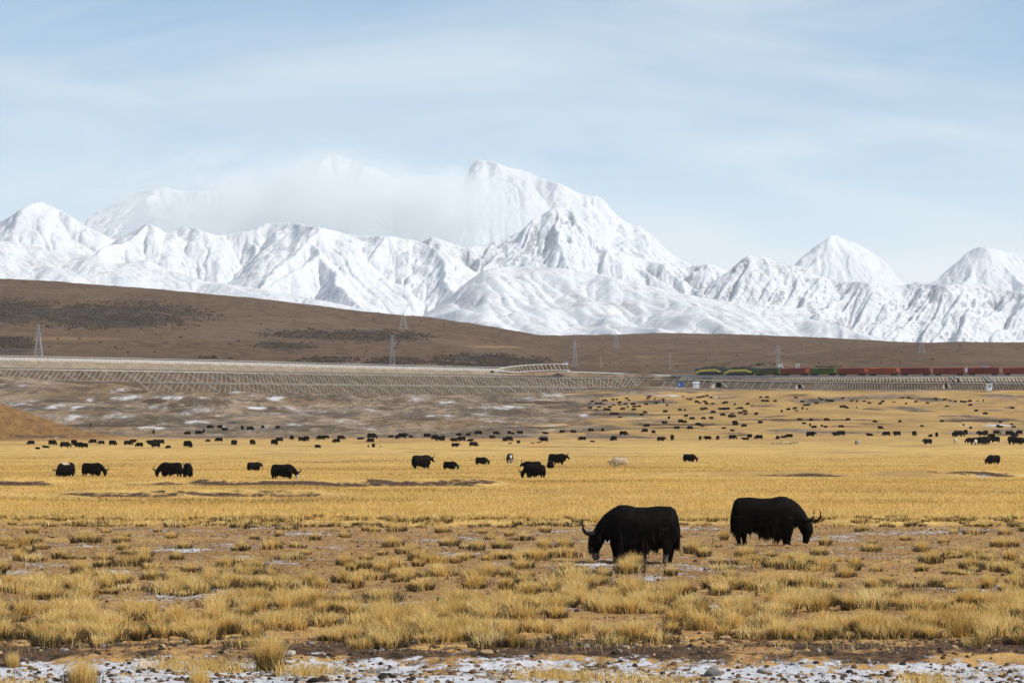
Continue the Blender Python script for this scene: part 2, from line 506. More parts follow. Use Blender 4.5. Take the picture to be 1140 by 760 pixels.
M['green_tag'] = simple("green_ear_tag", (0.02, 0.45, 0.08), 0.5, 0.1, 5)
M['red_tag'] = simple("red_ear_tag", (0.65, 0.02, 0.06), 0.5, 0.1, 5)

def mat_stone(name, col):
    k = NT(name)
    P = k.obj()
    a = k.noise(P, 6, 9, 0.65); b = k.noise(P, 1.6, 4)
    c = k.mix(k.step(a, 0.3, 0.7), tuple(q * 0.6 for q in col), tuple(q * 1.25 for q in col))
    c = k.mix(k.step(b, 0.5, 0.7, 0, 0.4), c, tuple(q * 0.5 for q in col))
    k.color(c); k.bump(a, 0.6, 0.05)
    return k.m
M['stone_grey'] = mat_stone("grey_stone", (0.25, 0.23, 0.215))
M['stone_tan'] = mat_stone("tan_stone", (0.44, 0.30, 0.16))
M['stone_pale'] = mat_stone("pale_stone", (0.58, 0.52, 0.44))
M['stone_dark'] = mat_stone("dark_clod", (0.035, 0.027, 0.02))

# ------------------------------------------------------------------ ground
GC = {   # photo column -> (distance, row) of the ground beyond the flat meadow
    -300: [(1050, 486), (1250, 455), (1400, 430), (1520, 412)],
    0: [(1050, 488), (1250, 463), (1400, 440), (1520, 421)],
    110: [(1050, 489), (1250, 467), (1400, 446), (1530, 428)],
    250: [(1050, 490), (1250, 473), (1420, 456), (1562, 439)],
    450: [(1050, 490), (1250, 474.5), (1480, 455), (1660, 439)],
    620: [(1050, 491), (1270, 475), (1530, 457), (1748, 436)],
    720: [(1050, 491), (1270, 473.5), (1540, 452), (1768, 430)],
    900: [(1050, 490.5), (1250, 471.5), (1470, 450), (1645, 432.5)],
    1140: [(1050, 490), (1230, 473), (1430, 452), (1588, 434)],
    1500: [(1050, 489), (1230, 472), (1430, 451), (1560, 436)],
}
_gx = np.array(sorted(GC))
_gd = np.concatenate([np.arange(0, 2600, 10.0), [3000, 6000, 60000]])
_gt = []
for xk in _gx:
    pts = GC[int(xk)]
    ds = [0, 500, 700, 880] + [p[0] for p in pts]
    zs = [0, 0, 0, 0.45] + [CAMZ + (HOR - p[1]) / F * p[0] for p in pts]
    sl = (zs[-1] - zs[-2]) / (ds[-1] - ds[-2])
    ds += [ds[-1] + 150, 2600, 60000]; zs += [zs[-1] + sl * 40, zs[-1] + sl * 40 + 2, zs[-1] + sl * 40 + 2]
    z = pchip(ds, zs, _gd)
    zz = z.copy()
    zz[4:256] = np.convolve(z, np.ones(9) / 9, 'same')[4:256]
    _gt.append(zz)
_gt = np.array(_gt)

def ground_base(X, Y):
    """Smooth height of the plain (no clods)."""
    X = np.asarray(X, float); Y = np.asarray(Y, float)
    d = np.maximum(Y, 1.0)
    xp = np.clip(CX + X / d * F, _gx[0], _gx[-1])
    j = np.clip(np.searchsorted(_gx, xp) - 1, 0, len(_gx) - 2)
    t = smooth01((xp - _gx[j]) / (_gx[j + 1] - _gx[j]))
    k = np.clip(np.searchsorted(_gd, d) - 1, 0, len(_gd) - 2)
    u = (d - _gd[k]) / (_gd[k + 1] - _gd[k])
    z0 = _gt[j, k] * (1 - u) + _gt[j, k + 1] * u
    z1 = _gt[j + 1, k] * (1 - u) + _gt[j + 1, k + 1] * u
    z = z0 * (1 - t) + z1 * t
    z = np.where(Y <= 1, 0.0, z)
    # hummocks of the frosty ground on the left half
    w = sstep(1090, 1200, Y) * (1 - sstep(1560, 1700, Y)) * (1 - sstep(560, 760, xp))
    z = z + w * (3.2 * fbm(X / 70, Y / 110, 3, 11) + 1.0 * fbm(X / 22, Y / 30, 3, 12))
    w2 = sstep(900, 1200, Y) * (1 - sstep(1700, 1900, Y))
    z = z + w2 * 0.5 * fbm(X / 90, Y / 60, 3, 15)
    # pale rounded hummock, tan hill at the picture's edge
    z = z + 5.5 * np.exp(-((X + 137) / 22) ** 2 - ((Y - 1420) / 55) ** 2)
    e = np.sqrt(((X + 215) / 98) ** 2 + ((Y - 1060) / 75) ** 2)
    z = z + 23.5 * smooth01(1 - e) * (1 + 0.06 * fbm(X / 20, Y / 20, 3, 13))
    # low knoll between the road and the railway cutting
    z = z + 7.5 * np.exp(-((X - 62) / 42) ** 2 - ((Y - 1865) / 35) ** 2)
    return z

def ditches(X, Y):
    xp = CX + X / np.maximum(Y, 1.0) * F
    z0 = X * 0
    g = lambda sd, l: sstep(-0.28, 0.05, fbm(X / l, z0 + 4.4, 3, sd) + 0.06)
    return [((1 - sstep(520, 600, xp)) * g(28, 11), 250 + 7 * fbm(X / 24, z0 + 1.7, 3, 27)),
            (sstep(640, 820, xp) * g(46, 13), 312 + 8 * fbm(X / 30, z0 + 1.7, 3, 47)),
            ((1 - sstep(330, 420, xp)) * g(48, 8) * 0.7, 206 + 5 * fbm(X / 18, z0 + 1.7, 3, 49)),
            (sstep(900, 980, xp) * g(44, 30) * 0.6, 640 + 20 * fbm(X / 60, z0 + 1.7, 3, 45))]

def tussock_edge(X):
    return 141 + 3.5 * fbm(X / 9, X * 0 + 3.3, 4, 21)

def ground_full(X, Y):
    z = ground_base(X, Y)
    # the meadow's turf stands a hand above the bare flat
    z = z + 0.16 * sstep(0, 1.2, Y - tussock_edge(X)) * (1 - sstep(600, 800, Y))
    # snowy gravel flat lies lower than the bank of dark soil
    bank = 57.6 + 1.3 * fbm(X / 4, Y * 0 + 8, 3, 22)
    z = z - 0.22 * (1 - sstep(-0.9, 0.6, Y - bank))
    near = 1 - sstep(150, 260, Y)
    z = z + near * (0.05 * fbm(X / 1.1, Y / 1.1, 3, 23) + 0.05 * fbm(X / 0.3, Y / 0.3, 2, 24) + 0.10 * fbm(X / 6, Y / 6, 2, 25))
    z = z + 0.12 * sstep(200, 320, Y) * (1 - sstep(800, 1000, Y)) * fbm(X / 14, Y / 14, 2, 26)
    # shallow ditches across the meadow: a low bare bank faces us
    for m, dc in ditches(X, Y):
        z = z + m * (0.46 * sstep(-0.8, 0.8, Y - dc) * (1 - sstep(5, 45, Y - dc)) - 0.25 * np.exp(-((Y - dc + 2.5) / 2.5) ** 2))
    return z

def px_of(X, Y, Z):
    d = np.maximum(Y, 1.0)
    return CX + X / d * F, HOR - (Z - CAMZ) / d * F

def ell(px, py, lst, wx, wy):
    """Union of soft ellipses given as (x0, x1, y0, y1) extents."""
    m = np.zeros_like(px)
    px = px + 7 * fbm(wx / 12, wy / 40, 4, 61) + 3 * fbm(wx / 3, wy / 10, 3, 62)
    py = py + 1.5 * fbm(wx / 9 + 5, wy / 30, 4, 63) + 0.6 * fbm(wx / 2.5, wy / 8, 3, 64)
    for x0, x1, y0, y1 in lst:
        r = np.sqrt(((px - (x0 + x1) / 2) / ((x1 - x0) / 2)) ** 2 + ((py - (y0 + y1) / 2) / ((y1 - y0) / 2)) ** 2)
        m = np.maximum(m, 1 - sstep(0.45, 1.35, r))
    return m

def build_ground():
    tx = np.concatenate([np.arange(-140, 1282, 2.0)]) - CX
    a = np.arctan(tx / F)
    a0, a1 = a[0], a[-1]
    side = np.linspace(0, 1, 26)[1:] ** 2.2
    az = np.concatenate([(a0 + (-math.pi - a0) * side)[::-1], a, a1 + (math.pi - a1) * side])
    d = [0.6, 4, 12, 22, 32, 40]
    y = 44.0
    while y < 2100:
        d.append(y)
        y += np.clip(y * y / 13801 * 0.62, 0.11, 4.0)
    while y < 60000:
        d.append(y); y *= 1.12
    d = np.array(d)
    A, D = np.meshgrid(az, d)
    # rows follow the view axis inside the picture, circles outside it
    w = np.clip((np.abs(A) - 0.30) / 0.5, 0, 1)
    R = D / np.maximum(np.cos(np.clip(A, -1.2, 1.2)), 0.3) * (1 - w) + D * w
    X = R * np.sin(A); Y = R * np.cos(A)
    Z = ground_full(X, Y)
    Z = np.where(Y < 0, np.minimum(Z, 0.0), Z)
    px, py = px_of(X, Y, Z)
    n1 = fbm(X / 40, Y / 60, 4, 31); n2 = fbm(X / 7, Y / 7, 4, 32); n3 = fbm(X / 120, Y / 90, 4, 33); n4 = fbm(X / 2.2, Y / 3.0, 3, 34); n5 = fbm(X / 7, Y / 34, 5, 35, 0.6); n6 = fbm(X / 26, Y / 70, 5, 36, 0.6)
    te = tussock_edge(X)
    gold = sstep(-2, 3, Y - te) * (1 - sstep(0, 80, Y - 1010 - 60 * n1))
    gold_far = sstep(520, 780, px + 120 * n6 + 90 * n1 + 0.9 * (py - 460)) * sstep(1000, 1080, Y) * np.clip(0.74 + 0.8 * n1 + 0.7 * n6, 0, 1) * (1 - sstep(438, 431, py))
    gold = np.maximum(gold, gold_far)
    gold = np.maximum(gold, 0.6 * ell(px, py, [(45, 112, 455, 459), (300, 345, 450, 454), (590, 660, 449, 456), (430, 640, 439, 446)], X, Y))
    e0 = np.sqrt(((X + 215) / 98) ** 2 + ((Y - 1060) / 75) ** 2)
    gold = gold * sstep(0.9, 1.0, e0)
    # snow
    snow = np.zeros_like(X)
    bank = 57.6 + 1.3 * fbm(X / 4, Y * 0 + 8, 3, 22)
    snow = np.where(Y < 70, np.clip(0.70 + 0.6 * n4, 0, 1) * (1 - sstep(-0.9, 0.7, Y - bank)), snow)
    soilz = sstep(62, 72, Y) * (1 - sstep(-4, 0, Y - te))
    snow = np.maximum(snow, soilz * np.clip(0.22 + 0.55 * n2 + 0.5 * n4, 0, 0.58))
    snow = np.maximum(snow, ell(px, py, [(46, 104, 448, 458), (107, 153, 458, 467), (139, 205, 474, 478), (163, 190, 449, 458), (203, 242, 467, 473),
        (537, 566, 467, 472), (468, 508, 460, 466), (511, 600, 451, 456), (645, 660, 459, 465), (691, 721, 463, 466.5), (722, 760, 439, 442), (790, 812, 440, 442),
        (150, 260, 440, 446), (290, 330, 440, 447), (370, 372, 458, 460), (232, 262, 474, 478), (596, 640, 436, 442), (1060, 1140, 471.5, 476), (95, 108, 441, 448), (270, 305, 452, 456), (52, 66, 486, 488)], X, Y) * np.clip(0.42 + 1.3 * n5, 0.0, 0.9))
    leftz = sstep(1090, 1180, Y) * (1 - sstep(560, 720, px)) * (1 - sstep(1700, 1800, Y))
    snow = np.maximum(snow, leftz * np.clip(0.10 + 0.9 * n6 + 0.65 * n5, 0, 0.78) * (1 - 0.8 * (np.sqrt(((X + 215) / 98) ** 2 + ((Y - 1060) / 75) ** 2) < 1)))
    for m, dc in ditches(X, Y):
        snow = np.maximum(snow, m * 0.85 * np.exp(-((Y - dc + 3.4) / 1.8) ** 2) * sstep(0.0, 0.3, fbm(X / 6, X * 0 + 2.2, 3, 29)))
    snow = np.maximum(snow, sstep(5200, 6500, Y))
    # dark
    dark = np.where((Y > 55) & (Y < 66), sstep(-0.8, 0.3, Y - bank) * (1 - sstep(2.2, 4.6, Y - bank)) * np.clip(0.66 + 0.9 * n4, 0, 1), 0)
    dark = np.maximum(dark, 0.46 * (Y > 50) * (1 - sstep(61, 66, Y)))
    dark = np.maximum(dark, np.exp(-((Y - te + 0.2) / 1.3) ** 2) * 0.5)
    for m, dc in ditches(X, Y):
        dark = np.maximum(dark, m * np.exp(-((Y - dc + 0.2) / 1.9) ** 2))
    streak = fbm(X / 34, Y / 26, 4, 41)
    dark = np.maximum(dark, sstep(0.16, 0.5, streak) * sstep(230, 330, Y) * (1 - sstep(950, 1200, Y)) * 0.62)
    dark = np.maximum(dark, sstep(0.05, 0.45, fbm(X / 30, Y / 60, 5, 42)) * sstep(1000, 1100, Y) * (1 - sstep(1600, 1750, Y)) * 0.6)
    dark = np.maximum(dark, 0.8 * ell(px, py, [(130, 172, 434, 438), (155, 190, 443, 450), (60, 190, 472, 475), (0, 90, 484, 487.5), (560, 640, 446, 449.5), (640, 730, 459, 463), (690, 830, 471, 474), (800, 1000, 466, 468.5), (1040, 1140, 466, 470)], X, Y))
    brown = sstep(0, 60, Y - 1060 - 40 * n3) * (1 - gold_far)
    e = np.sqrt(((X + 215) / 98) ** 2 + ((Y - 1060) / 75) ** 2)
    brown = brown * (e > 0.94)
    orange = np.maximum(sstep(1.0, 0.85, e), soilz * np.clip(0.5 + 0.8 * n2, 0, 1))
    orange = np.maximum(orange, ell(px, py, [(205, 300, 474, 481), (490, 610, 479, 484)], X, Y))
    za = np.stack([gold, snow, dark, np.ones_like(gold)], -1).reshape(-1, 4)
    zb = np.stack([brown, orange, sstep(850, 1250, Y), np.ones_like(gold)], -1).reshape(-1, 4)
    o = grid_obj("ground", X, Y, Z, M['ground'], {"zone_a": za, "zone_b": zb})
    tag(o, kind="structure")
build_ground()

def hit(x, y, dmin=46.0, dmax=1900.0):
    """World point where the ray through a photo pixel first meets the plain."""
    d = np.concatenate([np.arange(dmin, 320, 0.25), np.arange(320, dmax, 2.0)]) if dmin < 320 else np.arange(dmin, dmax, 2.0)
    X = (x - CX) / F * d
    zr = CAMZ + (HOR - y) / F * d
    zg = ground_full(X, d)
    k = np.argmax(zr <= zg)
    if not (zr <= zg).any(): k = len(d) - 1
    if k > 0:
        a = zr[k - 1] - zg[k - 1]; b = zr[k] - zg[k]
        t = a / (a - b) if a != b else 0
        dd = d[k - 1] + t * (d[k] - d[k - 1])
    else: dd = d[0]
    X = (x - CX) / F * dd
    return Vector((X, dd, float(ground_full(np.array([X]), np.array([dd]))[0])))

# ------------------------------------------------------------------ brown hills behind the railway
HC = {   # photo column -> [(distance, row)...] up to the crest, then it falls behind
    -400: [(1700, 420), (1800, 402), (2500, 370), (3200, 330), (3900, 300), (5200, 330)],
    0: [(1700, 420), (1800, 402), (2500, 378), (3200, 341), (3900, 311.5), (5200, 345)],
    100: [(1760, 420), (1850, 404), (2500, 380), (3200, 345), (3900, 317.5), (5200, 350)],
    200: [(1800, 420), (1900, 407), (2500, 385), (3200, 352), (3900, 325), (5200, 355)],
    300: [(1850, 422), (1950, 409), (2500, 388), (3200, 357), (3900, 335), (5200, 362)],
    400: [(1900, 424), (2000, 411.5), (2500, 392), (3200, 366), (3900, 347), (5200, 370)],
    500: [(1950, 424), (2050, 413), (2500, 397), (3200, 374), (3900, 357), (5200, 376)],
    560: [(1980, 424), (2080, 413), (2500, 400), (3200, 380), (3900, 366), (5200, 380)],
    610: [(1980, 424), (2080, 412.5), (2500, 403), (3200, 386), (4000, 375), (5200, 378)],
    700: [(1950, 426), (2050, 412), (2500, 404), (3200, 392), (4400, 373.5), (5600, 390)],
    760: [(1930, 427), (2030, 414), (2500, 406), (3200, 394), (4400, 372.5), (5600, 390)],
    860: [(1850, 427), (1960, 415), (2500, 405), (3200, 394), (4400, 374.5), (5600, 390)],
    940: [(1780, 427), (1900, 415), (2500, 405), (3200, 392), (4400, 378.5), (5600, 392)],
    1000: [(1740, 427), (1860, 415), (2500, 404), (3200, 392), (4400, 382.5), (5600, 396)],
    1140: [(1710, 427), (1830, 414), (2500, 402), (3200, 392), (4400, 384), (5600, 396)],
    1600: [(1710, 427), (1830, 414), (2500, 402), (3200, 390), (4400, 380), (5600, 396)],
}
def build_brown_hills():
    hx = np.array(sorted(HC)); cols = np.concatenate([np.arange(-400, -150, 25.0), np.arange(-150, 1290, 2.5), np.arange(1300, 1601, 25.0)])
    ds = np.concatenate([np.arange(1700, 2700, 9.0), np.arange(2700, 4700, 16.0), np.arange(4700, 5600, 60.0)])
    T = []
    for xk in hx:
        p = HC[int(xk)]
        dd = [q[0] for q in p]; zz = [CAMZ + (HOR - q[1]) / F * q[0] for q in p]
        if dd[0] > 1700: dd = [1690] + dd; zz = [zz[0] - (dd[1] - 1690) * 0.12] + zz
        z = pchip(dd, zz, ds)
        T.append(z)
    T = np.array(T)
    C, D = np.meshgrid(cols, ds)
    j = np.clip(np.searchsorted(hx, C) - 1, 0, len(hx) - 2)
    r = np.arange(len(ds))[:, None] + np.zeros_like(j)
    # smooth in the column direction
    tb = np.array([np.interp(np.arange(-400, 1601, 5.0), hx, T[:, i]) for i in range(len(ds))])
    ker = np.hanning(19); ker /= ker.sum()
    tb = np.array([np.convolve(np.pad(q, 9, 'edge'), ker, 'valid') for q in tb])
    Z = np.array([np.interp(cols, np.arange(-400, 1601, 5.0), q) for q in tb])
    X = (C - CX) / F * D; Y = D
    mid = sstep(1950, 2500, D)
    Z = Z + mid * (7 * fbm(X / 260, Y / 330, 3, 51) * (1 - 0.6 * sstep(3500, 3800, D)) + 2.4 * fbm(X / 70, Y / 110, 4, 52) + 0.8 * fbm(X / 18, Y / 34, 3, 53))
    gl = np.abs(perlin(X / 75 + 0.4 * perlin(X / 60, Y / 160, 57), Y / 900, 58))
    Z = Z - mid * 3.0 * np.clip(1 - gl * 3.2, 0, 1) * np.clip(0.4 + fbm(X / 300, Y / 300, 2, 59), 0, 1) * (1 - sstep(3600, 3900, D))
    # nearer round hill at the right, its crest ~2900 m off
    ry = pchip([780, 860, 900, 940, 1000, 1040, 1080, 1140, 1250, 1600], [412, 400, 395, 390.5, 385.5, 382.5, 381, 381.5, 384, 390], np.clip(C, 780, 1600))
    rz = CAMZ + (HOR - ry) / F * 2900 - np.abs(D - 2900) ** 1.25 / 900 * 28 * 0.32 - np.where(C < 860, (860 - C) * 0.4, 0)
    rz = rz + 1.2 * fbm(X / 50, Y / 70, 3, 55)
    k = 3.0
    Z = k * np.logaddexp(Z / k, rz / k)
    # low rise just behind the locomotives
    rz2 = 49 + 8.5 * np.exp(-((C - 850) / 62) ** 2) - np.abs(D - 2230) * 0.06
    Z = np.maximum(Z, rz2)
    px, py = px_of(X, Y, Z)
    shrub = ell(px, py, [(-30, 70, 333, 362), (20, 235, 336, 368), (285, 400, 367, 378), (281, 350, 381, 390), (323, 400, 398, 408), (352, 482, 367, 382), (474, 607, 394, 411), (405, 470, 398, 408), (-20, 40, 375, 398), (180, 260, 398, 401)], X, Y) * 0.62
    shrub = 1.2 * shrub * (C < 640)
    shrub = np.maximum(shrub, 0.25 * ell(px, py, [(905, 940, 407, 411), (820, 880, 405, 411)], X, Y))
    yel = ell(px, py, [(-20, 165, 373, 381), (690, 762, 394, 399), (500, 600, 384, 388), (740, 762, 396, 400)], X, Y) * 0.58
    snow = 0.3 * ell(px, py, [(960, 972, 400, 409), (1084, 1096, 394, 404), (1120, 1140, 398, 402), (725, 745, 398, 406), (140, 160, 370, 372), (380, 520, 384, 390), (455, 480, 408, 412), (720, 790, 408, 418)], X, Y)
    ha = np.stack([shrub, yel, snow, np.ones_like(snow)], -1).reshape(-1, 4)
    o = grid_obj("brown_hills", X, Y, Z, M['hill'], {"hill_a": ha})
    tag(o, kind="structure")
    # low scrub growing in patches on the slopes
    r = np.random.default_rng(77)
    cl = fbm(X / 16, Y / 40, 4, 78) + 0.5 * fbm(X / 60, Y / 160, 3, 79)
    p = np.clip(shrub * 1.5 - 0.1, 0, 1) * np.clip(0.35 + 1.6 * cl, 0, 1) + 0.0016 * (Y > 2150) * (Y < 3850)
    p = p * (Y < 3890) * (Y > 2080) * Y ** 1.0; p = p.ravel() / p.sum()
    n = 15000
    k = r.choice(p.size, n, p=p)
    i, j = np.unravel_index(k, X.shape)
    i2 = np.minimum(i + 1, X.shape[0] - 1); j2 = np.minimum(j + 1, X.shape[1] - 1)
    u, v = r.random(n), r.random(n)
    mixg = lambda G: (G[i, j] * (1 - u) + G[i2, j] * u) * (1 - v) + (G[i, j2] * (1 - u) + G[i2, j2] * u) * v
    C0 = np.stack([mixg(X), mixg(Y), mixg(Z) - 0.1], -1)
    s = 0.5 + 1.1 * r.random(n) ** 2
    a = np.arange(6) * np.pi / 3
    base = np.concatenate([np.stack([np.cos(a), 1.6 * np.sin(a), a * 0], -1), np.stack([0.7 * np.cos(a + .4), 1.1 * np.sin(a + .4), a * 0 + 0.55], -1), [(0, 0, 0.8)]])
    V = base[None] * (0.65 + 0.7 * r.random((n, 13, 1))) * s[:, None, None] + C0[:, None]
    f = []
    for q in range(6):
        w = (q + 1) % 6
        f += [(q, w, 6 + q), (w, 6 + w, 6 + q), (6 + q, 6 + w, 12)]
    Fc = (np.arange(n)[:, None, None] * 13 + np.array(f)[None]).reshape(-1, 3)
    o = mesh_np("scrub", V.reshape(-1, 3), Fc, M['scrub'])
    tag(o, kind="stuff")
    return ds, cols, Z
_hd, _hc, _hz = build_brown_hills()
def hill_at(x, d):
    i = np.clip(np.searchsorted(_hd, d), 0, len(_hd) - 1); j = np.clip(np.searchsorted(_hc, x), 0, len(_hc) - 1)
    return Vector(((x - CX) / F * d, d, float(_hz[i, j])))
def hill_hit(x, y):
    j = np.clip(np.searchsorted(_hc, x), 0, len(_hc) - 1)
    py = HOR - (_hz[:, j] - CAMZ) / _hd * F
    ok = (_hd > 1900) & (py <= y)
    i = int(np.argmax(ok)) if ok.any() else len(_hd) // 2
    return hill_at(x, _hd[i])

# ------------------------------------------------------------------ snow mountains
DRY = False
def erode(Z, dx, dyv, iters, strength, talus, creep):
    """Streams cut downslope: each cell drains to its steepest neighbour, the gathered water digs, loose slopes slump."""
    nr, nc = Z.shape
    Z = Z.astype(np.float32).copy()
    N = nr * nc
    idx = np.arange(N).reshape(nr, nc)
    dy = np.asarray(dyv, np.float32)              # row spacing, one per row
    offs = [(-1, 0), (1, 0), (0, -1), (0, 1), (-1, -1), (-1, 1), (1, -1), (1, 1)]
    rel = float(Z.max() - Z.min())
    dymid = float(np.median(dy))
    for it in range(iters):
        bs = np.zeros((nr, nc), np.float32); rc = idx.copy()
        for a, b in offs:
            r0, r1 = max(0, -a), nr - max(0, a); c0, c1 = max(0, -b), nc - max(0, b)
            D = np.sqrt((b * dx) ** 2 + (a * dy[r0:r1]) ** 2)[:, None]
            sl = (Z[r0:r1, c0:c1] - Z[r0 + a:r1 + a, c0 + b:c1 + b]) / D
            v = bs[r0:r1, c0:c1]; m = sl > v
            v[m] = sl[m]; rc[r0:r1, c0:c1][m] = idx[r0 + a:r1 + a, c0 + b:c1 + b][m]
        R_ = rc.ravel(); A = np.ones(N); A[R_ == idx.ravel()] = 1
        self_ = R_ == idx.ravel()
        Rk = np.where(self_, N, R_)               # N is a sink bin
        Rk = np.append(Rk, N)
        A = np.append(A, 0.0)
        for k in range(9):
            add = np.bincount(Rk, weights=A, minlength=N + 1); add[N] = 0
            A = A + add; A[N] = 0
            Rk = Rk[Rk]
        Aq = A[:N].reshape(nr, nc)
        drop = Z - Z.ravel()[R_].reshape(nr, nc)
        dz = strength * rel * (np.minimum(Aq, 900.0) ** 0.5 / 20.0) * np.minimum(bs, 1.6)
        Z = Z - np.minimum(dz, 0.6 * drop).astype(np.float32)
        # slumping above the talus angle
        for a, b, D in ((0, 1, dx), (1, 0, dymid)):
            z0 = Z[:nr - a, :nc - b]; z1 = Z[a:, b:]
            d = z0 - z1; ex = np.sign(d) * np.maximum(np.abs(d) - talus * D, 0) * 0.2
            Z[:nr - a, :nc - b] -= ex; Z[a:, b:] += ex
        if creep > 0:
            lap = np.zeros_like(Z)
            lap[1:-1, 1:-1] = Z[:-2, 1:-1] + Z[2:, 1:-1] + Z[1:-1, :-2] + Z[1:-1, 2:] - 4 * Z[1:-1, 1:-1] + 0.5 * (Z[:-2, :-2] + Z[:-2, 2:] + Z[2:, :-2] + Z[2:, 2:] - 4 * Z[1:-1, 1:-1])
            Z = Z + creep * lap
    return Z

def mountain(name, crest, dist, front, back, mat, slope=0.75, spur_px=30, spur_slope=0.42, gully=0.05, gfreq=1 / 130.0, soft=0.0,
             base_row=420, seed=0, step_px=1.25, rows=220, conc=1.0, rough=0.03, drift=0.5, crest_jit=1.0, sub=True, rnd=0.0, ribs=None, ero=(24, 0.004, 1.5, 0.05), asp=0.85, micro=0.006):
    r = np.random.default_rng(seed)
    cx = np.array([c[0] for c in crest], float); cyy = np.array([c[1] for c in crest], float)
    xs = np.arange(cx[0], cx[-1] + 0.1, 7.0)
    ys = np.interp(xs, cx, cyy) + crest_jit * 0.9 * perlin(xs / 13.0, xs * 0 + seed, seed) + crest_jit * 0.45 * perlin(xs / 6.1, xs * 0 + 7.7, seed + 1)
    sc = dist / F
    zb = CAMZ + (HOR - base_row) * sc
    Yc = dist + front * 0.14 * perlin(xs / 47.0, xs * 0 + 3.1, seed + 2)
    CXs = (xs - CX) / F * Yc; CZ = CAMZ + (HOR - ys) / F * Yc
    segs = []     # (x0,y0,z0,x1,y1,z1,arc0,arc1,weight)
    arc = 0.0
    for i in range(len(xs) - 1):
        l = math.hypot(CXs[i + 1] - CXs[i], Yc[i + 1] - Yc[i])
        segs.append((CXs[i], Yc[i], CZ[i], CXs[i + 1], Yc[i + 1], CZ[i + 1], arc, arc + l)); arc += l
    i = 0.0
    def spur(x, y, z, ang, sl, depth):
        nonlocal arc
        x0, y0, z0 = x, y, z
        L_ = (z - zb) / sl
        n = 7 if depth == 0 else 4
        if depth: L_ *= 0.5
        wob = r.uniform(-0.25, 0.25)
        for q in range(n):
            st = L_ / n
            ang2 = ang + wob * math.sin(q * 1.3) + r.uniform(-0.18, 0.18)
            x1 = x0 + math.sin(ang2) * st; y1 = y0 - math.cos(ang2) * st
            f = (q + 1) / n
            drop = sl * st * (1.25 - 0.5 * f) * r.uniform(0.72, 1.28)
            z1 = z0 - drop
            segs.append((x0, y0, z0, x1, y1, z1, arc, arc + st)); arc += st
            if depth == 0 and sub and q in (1, 3, 4) and r.random() < 0.8:
                spur(x1, y1, z1, ang2 + r.choice([-1, 1]) * r.uniform(0.5, 0.95), sl * 1.1, 1)
            x0, y0, z0 = x1, y1, z1
    p = xs[0] + r.uniform(0, spur_px)
    while p < xs[-1]:
        k = int(np.clip(np.searchsorted(xs, p), 0, len(xs) - 1))
        if CZ[k] - zb > 0.12 * (CZ.max() - zb):
            loc = 0.5 * (CZ[min(k + 2, len(xs) - 1)] - CZ[max(k - 2, 0)]) / max(1.0, abs(CXs[min(k + 2, len(xs) - 1)] - CXs[max(k - 2, 0)]))
            spur(CXs[k], Yc[k], CZ[k] - 2, r.uniform(-drift, drift) - 0.5 * loc, spur_slope * r.uniform(0.8, 1.25), 0)
        p += spur_px * r.uniform(0.6, 1.5)
    px0, px1 = xs[0] - 10, xs[-1] + 10
    GX = np.arange(px0, px1, step_px)
    rows = int(front / (step_px * sc) * asp)
    tr = np.linspace(0, 1, rows)
    GY = np.concatenate([dist - front + front * tr, dist + back * np.linspace(0, 1, 28)[1:]])
    Xc = (GX - CX) / F * dist
    X, Y = np.meshgrid(Xc, GY)
    X = X.astype(np.float32); Y = Y.astype(np.float32)
    rel = float(CZ.max() - zb)
    ws = rel * 0.05
    WX = X + ws * fbm(X / (rel * 0.3), Y / (rel * 0.3), 3, seed + 5) + ws * 0.15 * fbm(X / (rel * 0.07), Y / (rel * 0.07), 2, seed + 8)
    WY = Y + ws * fbm(X / (rel * 0.3), Y / (rel * 0.3), 3, seed + 6) + ws * 0.15 * fbm(X / (rel * 0.07), Y / (rel * 0.07), 2, seed + 9)
    best = np.full(X.shape, -1e9, np.float32); S = np.zeros_like(best); DD = np.zeros_like(best)
    reach = rel / slope * 2.0
    Rc = rel * conc / slope
    for (x0, y0, z0, x1, y1, z1, a0, a1) in segs:
        c0 = np.searchsorted(Xc, min(x0, x1) - reach); c1 = np.searchsorted(Xc, max(x0, x1) + reach)
        if c1 - c0 < 2: continue
        wx = WX[:, c0:c1]; wy = WY[:, c0:c1]
        dx, dy = x1 - x0, y1 - y0
        t = np.clip(((wx - x0) * dx + (wy - y0) * dy) / (dx * dx + dy * dy + 1e-6), 0, 1)
        ds = np.sqrt((wx - x0 - t * dx) ** 2 + (wy - y0 - t * dy) ** 2)
        if rnd > 0: de = np.sqrt(ds * ds + rnd * rnd) - rnd
        else: de = ds
        zz = z0 + t * (z1 - z0) - slope * (0.42 * de + 0.58 * Rc * (1 - np.exp(-de / Rc)))
        bb = best[:, c0:c1]
        m = zz > bb
        if soft > 0:
            hi = np.maximum(zz, bb); lo = np.minimum(zz, bb)
            nb = hi + soft * np.log1p(np.exp(np.clip((lo - hi) / soft, -30, 0)))
            bb[:] = nb
        else:
            bb[m] = zz[m]
        S[:, c0:c1][m] = (a0 + t * (a1 - a0))[m]; DD[:, c0:c1][m] = ds[m]
    Z = best
    w = np.clip(DD / (rel * 0.16), 0, 1)
    wS = S + 40 * perlin(DD / (rel * 0.12), S / 300.0, seed + 20)
    g = 0.0; am = 1.0
    for q in range(5):
        g = g + am * (1 - np.abs(perlin(wS * gfreq * 2.1 ** q + 3.7 * q, DD / (rel * (0.8 / 1.5 ** q)) + q, seed + 21 + q)) * 2)
        am *= 0.58
    Z = Z - rel * gully * w * (g - 0.6)
